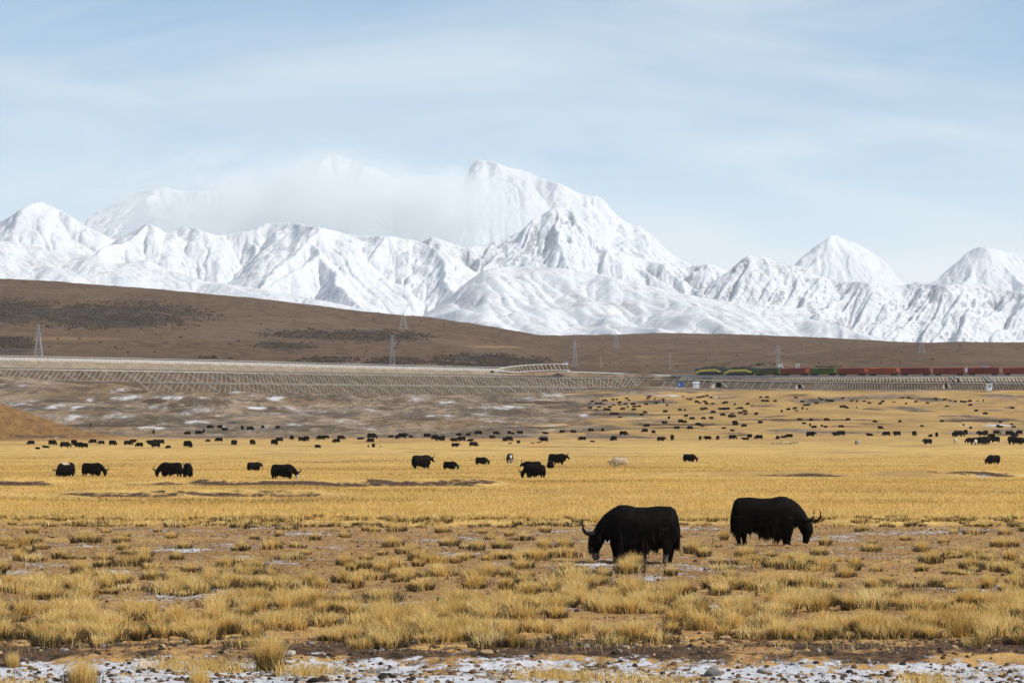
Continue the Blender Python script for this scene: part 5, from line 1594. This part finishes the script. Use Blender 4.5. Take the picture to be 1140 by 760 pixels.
ROWS['F'] = [(656.6, 448), (659.3, 446.5), (664, 449), (668.6, 448.6), (670.8, 445.8), (673.9, 445.5), (667, 452.8), (657, 453.7), (664, 455), (673.2, 455), (676.8, 455.8), (679.2, 452.6), (683.4, 449.8), (682.4, 444.4), (686.7, 444.4), (690, 447.6), (690.3, 449.7), (696.3, 449.5), (698.7, 452.5), (700.5, 444.7), (697.4, 443.2), (704.7, 449.5), (706, 452.3), (705.7, 455.7), (711.6, 452), (693.4, 454.8), (681.8, 460.2), (686, 460.3), (690.3, 463.2), (717.9, 458.6), (714, 461.3), (719.5, 449.6), (721.4, 443.6), (722.8, 441.3), (729, 443.7), (730.5, 448.5), (738.4, 444.4), (738.7, 446.7), (742.6, 450.7), (753, 447.6), (740.5, 457.7), (744.7, 464.5), (756.8, 456), (740, 470.2), (720.2, 473.4), (753.5, 476), (718, 479), (727.4, 480.3), (757.9, 468.6), (658, 478.4), (671, 478),
    (760.5, 441.2), (765.2, 443.4), (768.9, 444.4), (776.8, 442.2), (779.9, 441.8), (783, 441.2), (787.3, 440.2), (791.6, 442.2), (800.2, 441.6), (775.6, 447), (779.3, 447.7), (784.8, 446.9), (786.7, 449), (793.4, 449.2), (805.7, 448.6), (808, 447.7), (818, 449.7), (832.7, 449.4), (837.4, 450.7), (846.8, 441.8), (853.8, 441.8), (849.7, 446), (854, 446.1), (762.5, 456), (781.8, 455), (785.4, 454.5), (801.6, 454.8), (806.4, 455), (810.2, 454.8), (820.4, 453.9), (824, 453.9), (826.3, 454), (829, 457.5), (830, 460.4), (824, 459.5), (815, 459.6), (804.5, 461.3), (813, 463), (816.4, 463), (794, 458.5), (842, 460.2), (764, 462.5), (770.7, 465.5), (783, 465.3), (791.6, 465), (757.8, 468.5), (761.9, 469.2), (777.2, 472), (782, 472.9), (818, 469.8), (818.6, 472), (828.4, 473.4), (846.2, 469.8), (768.2, 476), (815.5, 477.8)]
ROWS['G'] = [(863, 446), (870.3, 457.3), (877.8, 455.3), (885.2, 454.4), (886.5, 456.3), (893.4, 454.2), (898.4, 454.4), (895.6, 450.6), (899.9, 450.4), (892.9, 446.6), (885.8, 442.2), (912.2, 443), (915, 444.5), (920.2, 445.4), (923.9, 446), (927.3, 446), (938.3, 443), (948.3, 445.8), (954, 446.3), (962, 446.2), (967.7, 448.3), (982.8, 446.6), (979.7, 449.2), (954, 452.7), (939.8, 451.7), (942.3, 453.3), (936.8, 452.6), (909, 448.5), (995.5, 446.7), (1001.3, 442.2), (1005, 442.8), (1011.3, 442.8), (1015.3, 443.2), (1008.7, 448.8), (1019.7, 447), (1032.4, 448.4), (1041.8, 443.8), (1051.7, 444.5), (1058, 445.1), (1063.7, 446.7), (1070.4, 446.7), (1074.3, 447), (1079.7, 446.3), (1088.3, 445.3), (1094.7, 445.4), (1080.4, 450.5), (1054, 451.3), (1086.6, 456.8), (1096.8, 459.9), (1127, 453.7)]
ORD = ["first", "second", "third", "fourth", "fifth", "sixth", "seventh", "eighth", "ninth", "tenth", "eleventh", "twelfth"]
# stretches of the row, each named after something one can find
SECT = {'L': [(0, 66, 0, 600, "in the row straight above the cream-patched yak"), (66, 99, 0, 600, "in the tight cluster above the broad black yak"), (99, 160, 0, 600, "in the row between the tight cluster and the twin yaks"),
              (160, 204, 486, 600, "in the knot above the two touching yaks"), (160, 330, 0, 485, "on the bare ground behind the row, below the big lattice"), (204, 272, 485, 600, "in the row above the small lone yak"), (272, 330, 485, 600, "in the row above the white-faced yak"), (330, 400, 0, 600, "in the row's sparse end past the white-faced yak")],
        'M': [(400, 432, 0, 600, "in the small knot ahead of the half-turned yak"), (432, 480, 0, 600, "in the row straight above the half-turned yak"), (480, 530, 0, 600, "in the row above the green-tagged yaks"), (530, 574, 0, 600, "in the row above the black-and-white calf"), (574, 645, 0, 600, "in the row above the yak with its calf"), (645, 720, 0, 600, "in the row above the cream-coloured yak")],
        'R': [(720, 792, 480, 600, "in the row straight above the red-tagged yak"), (792, 862, 480, 600, "in the row next to the line of pale stones"), (862, 910, 480, 600, "in the row behind the line of pale stones"), (910, 1012, 480, 600, "in the row's loose stretch past the line of stones"),
              (1012, 1060, 480, 600, "in the row ahead of the crowded yaks"), (1060, 1086, 480, 600, "at the near end of the crowd above the lone yak"), (1086, 1116, 480, 600, "in the crowd straight above the lone yak"), (1116, 1150, 480, 600, "in the crowd cut by the picture's edge"),
              (860, 950, 0, 480, "in the thin line just behind the stones' row"), (950, 1060, 0, 480, "in the sparse line behind the loose stretch"), (1060, 1150, 0, 480, "beside the snowy streak behind the crowd"), (720, 860, 0, 480, "alone behind the row's start")]}
GRP = {'L': "yaks of the long row below the latticed slope", 'M': "yaks of the long row below the knoll", 'R': "yaks of the long row below the train", 'F': "tiny yaks of the far herd below the locomotives", 'G': "tiny yaks of the far herd below the red wagons"}
def far_yaks():
    rr = random.Random(3); cnt = {}
    for key in 'LMRFG':
        rows = [(*q, 0) if len(q) == 2 else q for q in ROWS[key]]
        for x, y, h in sorted(rows):
            if h == 0:
                h = 2.3 + 0.055 * (y - 445) + rr.uniform(-0.35, 0.5); y = y + h * 0.45
            p = hit(x, y, 600)
            q = rr.random(); me = SM[0] if q < 0.52 else SM[1] if q < 0.72 else SM[2] if q < 0.88 else SM[3]
            o = bpy.data.objects.new("yak", me); COL.objects.link(o)
            face = rr.uniform(0, 360) if rr.random() < 0.45 else rr.choice([0, 180]) + rr.uniform(-25, 25)
            set_yak(o, p - Vector((0, 0, 0.16)), face, (h * 0.95 / F * p.y + 0.16) / 1.68 * rr.uniform(0.95, 1.05))
            if key in SECT:
                lab = None
                for x0, x1, y0, y1, ph in SECT[key]:
                    if x0 <= x < x1 and y0 <= y < y1:
                        cnt[ph] = cnt.get(ph, 0) + 1
                        lab = ("black yak, %s from left %s" % (ORD[cnt[ph] - 1], ph)); break
                if ph == "alone behind the row's start": lab = "small black yak alone behind the row above the red-tagged yak"
                tag(o, lab, "yak", GRP[key])
            else:
                tag(o, "tiny black yak in the far herd spread below the locomotives" if key == 'F' else "tiny black yak in the far herd spread below the red wagons", "yak", GRP[key])
    for x, y, h, fc, lab in ((954.6, 495.5, 5.5, -70, "small pale and brown yak standing alone below the row"), (1063.5, 493.5, 6.2, -95, "small yak with pale front below a pair of black yaks in the row"), (1086, 495.2, 6.5, -100, "white-faced small yak at the front of the crowd")):
        p = hit(x, y, 600); o = bpy.data.objects.new("yak", SM_PALE); COL.objects.link(o)
        set_yak(o, p, fc, h / F * p.y / 1.68); tag(o, lab, "yak", GRP['R'])
far_yaks()

# ------------------------------------------------------------------ stones
M['clod_brown'] = mat_stone("brown_clod", (0.14, 0.075, 0.035))
def stone_mesh(seed, mat, flat=0.6):
    r = random.Random(seed)
    bm = bmesh.new(); bmesh.ops.create_icosphere(bm, subdivisions=3, radius=1.0)
    ax = Vector((r.uniform(0, 9), r.uniform(0, 9), r.uniform(0, 9)))
    cuts = [Vector((r.gauss(0, 1), r.gauss(0, 1), r.gauss(0, 1))).normalized() for _ in range(9)]
    for v in bm.verts:
        p = v.co.copy()
        for c in cuts:
            d = p.dot(c)
            if d > 0.72: p -= c * (d - 0.72) * 0.85
        n = math.sin(p.x * 4.1 + ax.x) * math.sin(p.y * 3.7 + ax.y) + 0.5 * math.sin(p.z * 9 + ax.z) * math.sin(p.x * 8)
        v.co = p * (1 + 0.06 * n); v.co.z *= flat
    me = bpy.data.meshes.new("stone"); bm.to_mesh(me); bm.free(); me.materials.append(mat)
    for p in me.polygons: p.use_smooth = True
    return me
STM = {k: [stone_mesh(i * 7 + j, M[k], 0.62) for j in range(3)] for i, k in enumerate(('stone_grey', 'stone_tan', 'stone_pale', 'stone_dark'))}
def put_stone(x, y, wpx, mk, label, group=None, tall=0.8, j=0, yaw=0.0, name="stone"):
    p = hit(x, y); w = wpx / F * p.y / 2
    o = bpy.data.objects.new(name, STM[mk][j % 3]); COL.objects.link(o)
    o.location = p + Vector((0, 0, w * 0.28 * tall)); o.scale = (w, w * 0.85, w * tall); o.rotation_euler = (0, 0, yaw)
    tag(o, label, name, group)
NG = "stones lying near the picture's lower edge"
put_stone(794, 752, 21, 'stone_grey', "largest grey stone on the snowy gravel, angular with a flat face", NG, 1.0, 0, 0.4)
put_stone(848, 749, 13, 'stone_grey', "brownish grey stone on the snowy gravel beside the largest stone", NG, 1.0, 1, 1.0)
put_stone(541.5, 726.5, 16, 'stone_tan', "smooth tan stone lying on the strip of dark soil", NG, 0.7, 2, 0.1)
put_stone(322, 729, 18, 'stone_pale', "pale stone just behind the big lone tussock", NG, 0.8, 0, 0.2)
put_stone(25, 716, 9, 'stone_tan', "tan stone under the thick grass at the dark bank", NG, 0.7, 1, 0.7)
put_stone(122, 699, 10, 'stone_pale', "small cream stone half sunk among thick tussocks", NG, 0.9, 2, 0.9)
put_stone(2, 631, 12, 'stone_pale', "white stone on the bare flat at the picture's edge", NG, 0.8, 1, 0.5)
put_stone(847, 617, 6, 'stone_pale', "small white stone beside the tussock under the yak with two horns", NG, 0.9, 0)
put_stone(807, 711, 14, 'stone_tan', "flat brown stone in the grass above the dark soil", NG, 0.6, 2)
put_stone(425, 754, 11, 'stone_dark', "black clod on the snow, first of three in a row", NG, 0.8, 0, name="clod")
put_stone(437, 754, 10, 'stone_dark', "black clod on the snow, middle one of three in a row", NG, 0.9, 1, name="clod")
put_stone(456, 756, 12, 'stone_dark', "black clod on the snow, last and flattest of three in a row", NG, 0.5, 2, name="clod")
put_stone(352, 759, 26, 'stone_dark', "broad black clod beneath the big lone tussock at the bottom edge", NG, 0.6, 0, 0.4, name="clod")
put_stone(79, 646, 22, 'stone_dark', "low dark clod of turf in front of tussocks on the bare flat", NG, 0.5, 1, 0.3, name="clod")
put_stone(1082, 629, 9, 'stone_dark', "dark clod standing on the snow-flecked flat beyond the yaks", NG, 1.1, 2, name="clod")
put_stone(606, 612, 5, 'stone_dark', "small black clod on the flat between the lone round tussock and the yak", NG, 0.8, 0, name="clod")
put_stone(313, 604, 5, 'stone_dark', "small black clod on the flat below the turf edge", NG, 0.9, 1, name="clod")
put_stone(914, 672, 6, 'stone_dark', "small black clod between dense tussocks and a snow patch", NG, 1.0, 2, name="clod")
rs = random.Random(5)
for i in range(16):
    x = 861 + i * 1.75 + rs.uniform(-0.4, 0.4)
    put_stone(x, 493.6 + rs.uniform(-0.7, 0.5), rs.uniform(2.4, 4.4), rs.choice(['stone_pale', 'stone_dark', 'stone_grey']), "small stone in the ragged line of pale and dark stones below the row of yaks", "line of stones on the meadow", 0.8, i)

def gravel():
    r = np.random.default_rng(9); n = 11000
    d = 46 + 16 * r.random(n) ** 1.1; x = (r.random(n) * 1460 - 160 - CX) / F * d
    d2 = 60 + 80 * r.random(9000); x2 = (r.random(9000) * 1460 - 160 - CX) / F * d2
    X = np.concatenate([x, x2]); Y = np.concatenate([d, d2]); N = len(X)
    s = 0.013 + 0.05 * r.random(N) ** 3.6
    Z = ground_full(X, Y) + s * 0.2
    ang = np.arange(5) * 2 * np.pi / 5
    base = np.concatenate([np.stack([np.cos(ang), np.sin(ang), ang * 0 - 0.25], -1), np.stack([0.72 * np.cos(ang + 0.5), 0.72 * np.sin(ang + 0.5), ang * 0 + 0.38], -1), [(0.05, 0, 0.58)]])
    V = base[None] * (0.7 + 0.6 * r.random((N, 11, 1))) * (s[:, None] * (0.75 + 0.6 * r.random((N, 3))))[:, None, :] + np.stack([X, Y, Z], -1)[:, None]
    f = []
    for i in range(5):
        j = (i + 1) % 5
        f += [(i, j, 5 + i), (j, 5 + j, 5 + i), (5 + i, 5 + j, 10)]
    f = np.array(f)
    Fc = (np.arange(N)[:, None, None] * 11 + f[None]).reshape(-1, 3)
    mi = np.repeat(r.choice(4, N, p=[0.14, 0.12, 0.30, 0.44]), 15)
    o = mesh_np("gravel", V.reshape(-1, 3), Fc, None, mats=[M['stone_grey'], M['stone_tan'], M['stone_dark'], M['clod_brown']], midx=mi)
    tag(o, kind="stuff")
gravel()

# ------------------------------------------------------------------ grass
def blades(P, H, W, lean, tint, r, seg2=True):
    """Curved tapering blades: roots P (n,3), heights H, widths W, lean (n,2)."""
    n = len(P); a = r.random(n) * math.pi
    side = np.stack([np.cos(a), np.sin(a), np.zeros(n)], -1) * (W / 2)[:, None]
    ln = np.concatenate([lean, np.zeros((n, 1))], 1)
    up = np.array([0, 0, 1.0])
    m = P + up * (H * 0.58)[:, None] + ln * (H * 0.34)[:, None]
    t = P + up * (H * (1 - 0.25 * np.linalg.norm(lean, axis=1).clip(0, 1.2)))[:, None] + ln * H[:, None]
    if seg2:
        V = np.stack([P - side, P + side, m + side * 0.8, m - side * 0.8, t + side * 0.12, t - side * 0.12], 1).reshape(-1, 3)
        i = np.arange(n)[:, None] * 6
        Fc = np.concatenate([i + np.array([[0, 1, 2, 3]]), i + np.array([[3, 2, 4, 5]])], 0)
        return V, Fc, np.repeat(tint, 6)
    V = np.stack([P - side, P + side, t + side * 0.2, t - side * 0.2], 1).reshape(-1, 3)
    i = np.arange(n)[:, None] * 4
    return V, i + np.array([[0, 1, 2, 3]]), np.repeat(tint, 4)

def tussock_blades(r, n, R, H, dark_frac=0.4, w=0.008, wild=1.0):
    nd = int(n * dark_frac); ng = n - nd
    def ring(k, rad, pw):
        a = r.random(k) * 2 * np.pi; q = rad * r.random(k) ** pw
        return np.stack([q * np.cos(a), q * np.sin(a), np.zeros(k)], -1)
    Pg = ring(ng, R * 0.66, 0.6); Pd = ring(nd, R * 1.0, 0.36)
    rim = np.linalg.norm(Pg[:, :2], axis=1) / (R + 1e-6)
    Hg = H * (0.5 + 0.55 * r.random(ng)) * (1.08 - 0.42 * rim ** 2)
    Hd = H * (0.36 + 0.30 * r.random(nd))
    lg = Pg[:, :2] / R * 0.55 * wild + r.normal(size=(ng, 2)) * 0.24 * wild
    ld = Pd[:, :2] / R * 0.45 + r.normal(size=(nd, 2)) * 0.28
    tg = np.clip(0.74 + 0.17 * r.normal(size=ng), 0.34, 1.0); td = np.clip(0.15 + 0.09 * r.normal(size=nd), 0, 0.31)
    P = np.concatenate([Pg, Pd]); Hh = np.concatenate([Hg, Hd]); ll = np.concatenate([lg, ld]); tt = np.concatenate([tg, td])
    W = w * (0.7 + 0.6 * r.random(n)) * np.concatenate([np.ones(ng), np.full(nd, 1.5)])
    return P, Hh, W, ll, tt

TG = []      # shared tussock meshes: low dark ones, golden ones, tall lone one
def tuss_mesh(seed, n, R, H, df, w, wild=1.0):
    r = np.random.default_rng(seed)
    V, Fc, t = blades(*tussock_blades(r, n, R, H, df, w, wild), r)
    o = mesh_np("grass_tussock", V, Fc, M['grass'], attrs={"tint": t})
    me = o.data; bpy.data.objects.remove(o); return me
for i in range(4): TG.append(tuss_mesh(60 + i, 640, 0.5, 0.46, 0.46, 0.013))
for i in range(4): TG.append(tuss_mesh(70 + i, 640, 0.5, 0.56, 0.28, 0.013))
TALL = tuss_mesh(80, 1000, 0.30, 0.78, 0.22, 0.010, 1.3)
FLATT = tuss_mesh(81, 800, 0.62, 0.42, 0.15, 0.011, 1.1)

LONE = [  # x, base row, width px, height px, kind, label
    (301, 746, 44, 52, 'tall', "tallest tussock, a lone upright sheaf of straw on the snowy gravel"),
    (92, 763, 62, 30, 'flat', "broad straw-coloured tussock at the bottom edge, on snow near the corner"),
    (222, 766, 40, 24, 'flat', "straw tussock at the bottom edge below the dark bank"),
    (14, 742, 30, 18, 'flat', "low straw tussock on the dark bank at the picture's edge"),
    (599, 624, 38, 19, 4, "round golden tussock alone on the bare flat beside the pale-muzzled yak"),
    (96, 604, 46, 16, 0, "dark low tussock on the bare flat under the turf edge"),
    (135, 604, 26, 12, 1, "small round dark tussock next to the dark low one"),
    (157, 630, 30, 22, 2, "dull green-brown tussock among sparse grass on the bare flat"),
    (284, 633, 38, 16, 3, "wide dark-based tussock in the middle of the bare flat"),
    (46, 611, 26, 10, 0, "small flat tussock on the bare flat near the corner of the turf edge"),
    (437, 608, 38, 15, 5, "golden rounded tussock on the bare flat near the turf edge"),
    (500, 607, 34, 13, 1, "dark-based tussock first in the line leading to the yak"),
    (531, 612, 26, 15, 2, "green-brown tussock second in the line leading to the yak"),
    (628, 609, 28, 13, 5, "pale tussock just ahead of the pale-muzzled yak's horn"),
    (772, 616, 30, 20, 2, "dark clumped tussock between the two big yaks"),
    (830, 619, 34, 16, 6, "golden tussock under the belly of the yak with two horns"),
    (865, 631, 44, 14, 0, "dark flat tussock below the yak with two horns"),
    (970, 614, 30, 13, 1, "dark round tussock just past the grazing yak's nose"),
    (1027, 614, 28, 16, 5, "pale tussock on the flat past the grazing yak"),
    (1081, 634, 34, 20, 2, "dark-rooted tussock alone on snow-flecked ground far past the yaks"),
    (1115, 608, 40, 14, 6, "wide golden tussock on the flat at the picture's edge"),
    (919, 606, 22, 12, 1, "small dark tussock right at the grazing yak's muzzle"),
    (672, 641, 26, 12, 0, "low dark tussock on bare soil just below the pale-muzzled yak's lowered head"),
    (697, 638, 34, 22, 6, "golden tussock standing before the pale-muzzled yak's forelegs"),
    (747, 640, 22, 14, 1, "small dark tussock behind the pale-muzzled yak's hind feet"),
]
def put_tussock(me, x, y, wpx, hpx, label, group, yaw=None, R=0.5, H=0.5):
    p = hit(x, y)
    o = bpy.data.objects.new("grass_tussock", me); COL.objects.link(o)
    sw = wpx / F * p.y / (2 * R * 1.25); sh = hpx / F * p.y / H
    o.location = p - Vector((0, 0, 0.02)); o.scale = (sw, sw * 0.85, sh); o.rotation_euler = (0, 0, yaw if yaw is not None else x * 1.7)
    tag(o, label, "grass tussock", group)
LG = "grass tussocks standing apart on the bare flat"
for x, y, w, h, k, lab in LONE:
    if k == 'tall': put_tussock(TALL, x, y, w, h, lab, LG, R=0.33, H=0.80)
    elif k == 'flat': put_tussock(FLATT, x, y, w, h, lab, LG, R=0.62, H=0.36)
    else: put_tussock(TG[k], x, y, w, h, lab, LG, H=0.46 if k < 4 else 0.54)
rt = random.Random(21)
occupied = [(q[0], q[1]) for q in LONE]
nl = 0
while nl < 90:
    x = rt.uniform(-60, 1200); y = 590 + 60 * rt.random() ** 1.1
    if 640 < x < 760 and y < 630: continue
    if 815 < x < 910 and y < 612: continue
    if any(abs(x - a) < 22 and abs(y - b) < 6 for a, b in occupied): continue
    occupied.append((x, y))
    k = rt.randrange(8); s = 0.75 + 0.7 * rt.random()
    w = 20 * s * (0.6 + (y - 560) / 110)
    put_tussock(TG[k], x, y, w, w * rt.uniform(0.42, 0.56), "low dry tussock on the sparsely grown flat between turf edge and thick grass", "small tussocks sprinkled over the bare flat", yaw=rt.uniform(0, 6), H=0.46 if k < 4 else 0.54)
    nl += 1

def grass_mass():
    r = np.random.default_rng(33)
    VV, FF, TT = [], [], []; off = 0
    def add(V, Fc, t):
        nonlocal off
        VV.append(V.astype(np.float32)); FF.append((Fc + off).astype(np.int32)); TT.append(t.astype(np.float32)); off += len(V)
    # thick tussocks of the near belt
    def belt(n, d0, d1, dens, size, hgt, nb, pw=1.0, df=0.36):
        k = 0; tries = 0
        while k < n and tries < n * 12:
            tries += 1
            d = d0 + (d1 - d0) * r.random() ** pw
            x = (r.random() * 1660 - 260 - CX) / F * d
            q = float(fbm(np.array([x / 3.2]), np.array([d / 5.0]), 3, 71)[0])
            if q < dens: continue
            xp = CX + x / d * F; yp = HOR + 13801 / d
            if (640 < xp < 765 and 606 < yp < 634) or (812 < xp < 920 and 590 < yp < 614): continue
            s = size * (0.45 + 1.25 * r.random() ** 1.8); h = hgt * (0.55 + 0.75 * r.random()) * (1 + 0.35 * q)
            d_ = df * r.choice([0.4, 0.9, 1.0, 1.5])
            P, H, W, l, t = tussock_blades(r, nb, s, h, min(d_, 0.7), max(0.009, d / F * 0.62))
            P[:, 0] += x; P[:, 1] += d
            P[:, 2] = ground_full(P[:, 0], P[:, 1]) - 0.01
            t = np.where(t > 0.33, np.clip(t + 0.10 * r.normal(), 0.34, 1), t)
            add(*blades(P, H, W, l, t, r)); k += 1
    belt(68, 58.6, 62.0, 0.05, 0.26, 0.32, 260, 1.0, 0.5)
    belt(470, 61.0, 74, -0.10, 0.33, 0.38, 360, 1.0, 0.32)
    belt(215, 73, 84, 0.03, 0.34, 0.36, 300, 1.0, 0.36)
    belt(170, 82, 104, 0.12, 0.38, 0.32, 260, 1.2, 0.42)
    belt(60, 98, 140, 0.2, 0.36, 0.32, 180, 1.0, 0.6)
    belt(340, 138.5, 148, -0.6, 0.42, 0.30, 120, 1.0, 0.62)
    # stray blades between the tussocks
    n = 12000
    d = 58 + 84 * r.random(n) ** 1.4; x = (r.random(n) * 1660 - 260 - CX) / F * d
    keep = fbm(x / 2.5, d / 4.0, 3, 72) > -0.05; d = d[keep]; x = x[keep]; n = len(d)
    P = np.stack([x, d, ground_full(x, d) - 0.01], -1)
    add(*blades(P, 0.10 + 0.22 * r.random(n), d / F * 0.55, r.normal(size=(n, 2)) * 0.45, np.clip(0.55 + 0.18 * r.normal(size=n), 0.1, 1), r))
    n = 30000
    d = 60 + 82 * r.random(n) ** 1.2; x = (r.random(n) * 1660 - 260 - CX) / F * d
    P = np.stack([x, d, ground_full(x, d) - 0.005], -1)
    add(*blades(P, 0.03 + 0.09 * r.random(n), d / F * 0.8, r.normal(size=(n, 2)) * 1.1, np.clip(0.36 + 0.25 * r.normal(size=n), 0.0, 1), r, seg2=False))
    # a few blades in the snowy gravel
    cx_ = np.array([(x_ - CX) / F * 55 for x_ in (40, 175, 215, 250, 330, 350, 600, 640, 690, 740, 1010)])
    n = 2600; j = r.integers(0, len(cx_), n); x = cx_[j] + r.normal(size=n) * 0.28; d = 52.5 + 4.5 * ((j * 7919) % 11) / 11 + r.normal(size=n) * 0.3
    P = np.stack([x, d, ground_full(x, d) - 0.01], -1)
    add(*blades(P, 0.12 + 0.2 * r.random(n), np.full(n, 0.010), r.normal(size=(n, 2)) * 0.5, np.clip(0.6 + 0.15 * r.normal(size=n), 0.1, 1), r))
    # the meadow
    for d0, d1, per, h0 in ((141, 190, 30, 0.20), (190, 280, 18, 0.17), (280, 420, 9, 0.15), (420, 760, 2.6, 0.15)):
        area = (1660 / F) * (d1 * d1 - d0 * d0) / 2; n = int(area * per)
        d = np.sqrt(d0 * d0 + (d1 * d1 - d0 * d0) * r.random(n)); x = (r.random(n) * 1660 - 260 - CX) / F * d
        q = fbm(x / 5.0, d / 7.0, 4, 73); st = fbm(x / 34, d / 26, 4, 41)
        bare = np.zeros_like(d)
        for m, dc in ditches(x, d): bare = np.maximum(bare, m * ((d - dc > -11) & (d - dc < 0.9)))
        ok = (d > tussock_edge(x)) & (r.random(n) < 1 - sstep(430, 760, d)) & (r.random(n) < np.clip(0.85 + 0.9 * q, 0.15, 1)) & (r.random(n) > bare * 0.95)
        d, x, q, st = d[ok], x[ok], q[ok], st[ok]; n = len(d)
        P = np.stack([x, d, ground_full(x, d) - 0.01], -1)
        H = h0 * (0.45 + 0.7 * r.random(n)) * (1 + 0.5 * q)
        dk = r.random(n) < np.clip(0.04 + 1.3 * np.clip(st - 0.14, 0, 1), 0, 0.6)
        t = np.where(dk, np.clip(0.2 + 0.1 * r.normal(size=n), 0, 0.36), np.clip(0.60 + 0.12 * r.normal(size=n) + 0.30 * q - 0.5 * np.clip(st, 0, 1), 0.36, 1))
        add(*blades(P, H, d / F * 0.6 * (0.7 + 0.6 * r.random(n)), r.normal(size=(n, 2)) * 0.3, t, r, seg2=False))
    o = mesh_np("grass", np.concatenate(VV), np.concatenate(FF), M['grass'], attrs={"tint": np.concatenate(TT)})
    tag(o, kind="stuff")
grass_mass()
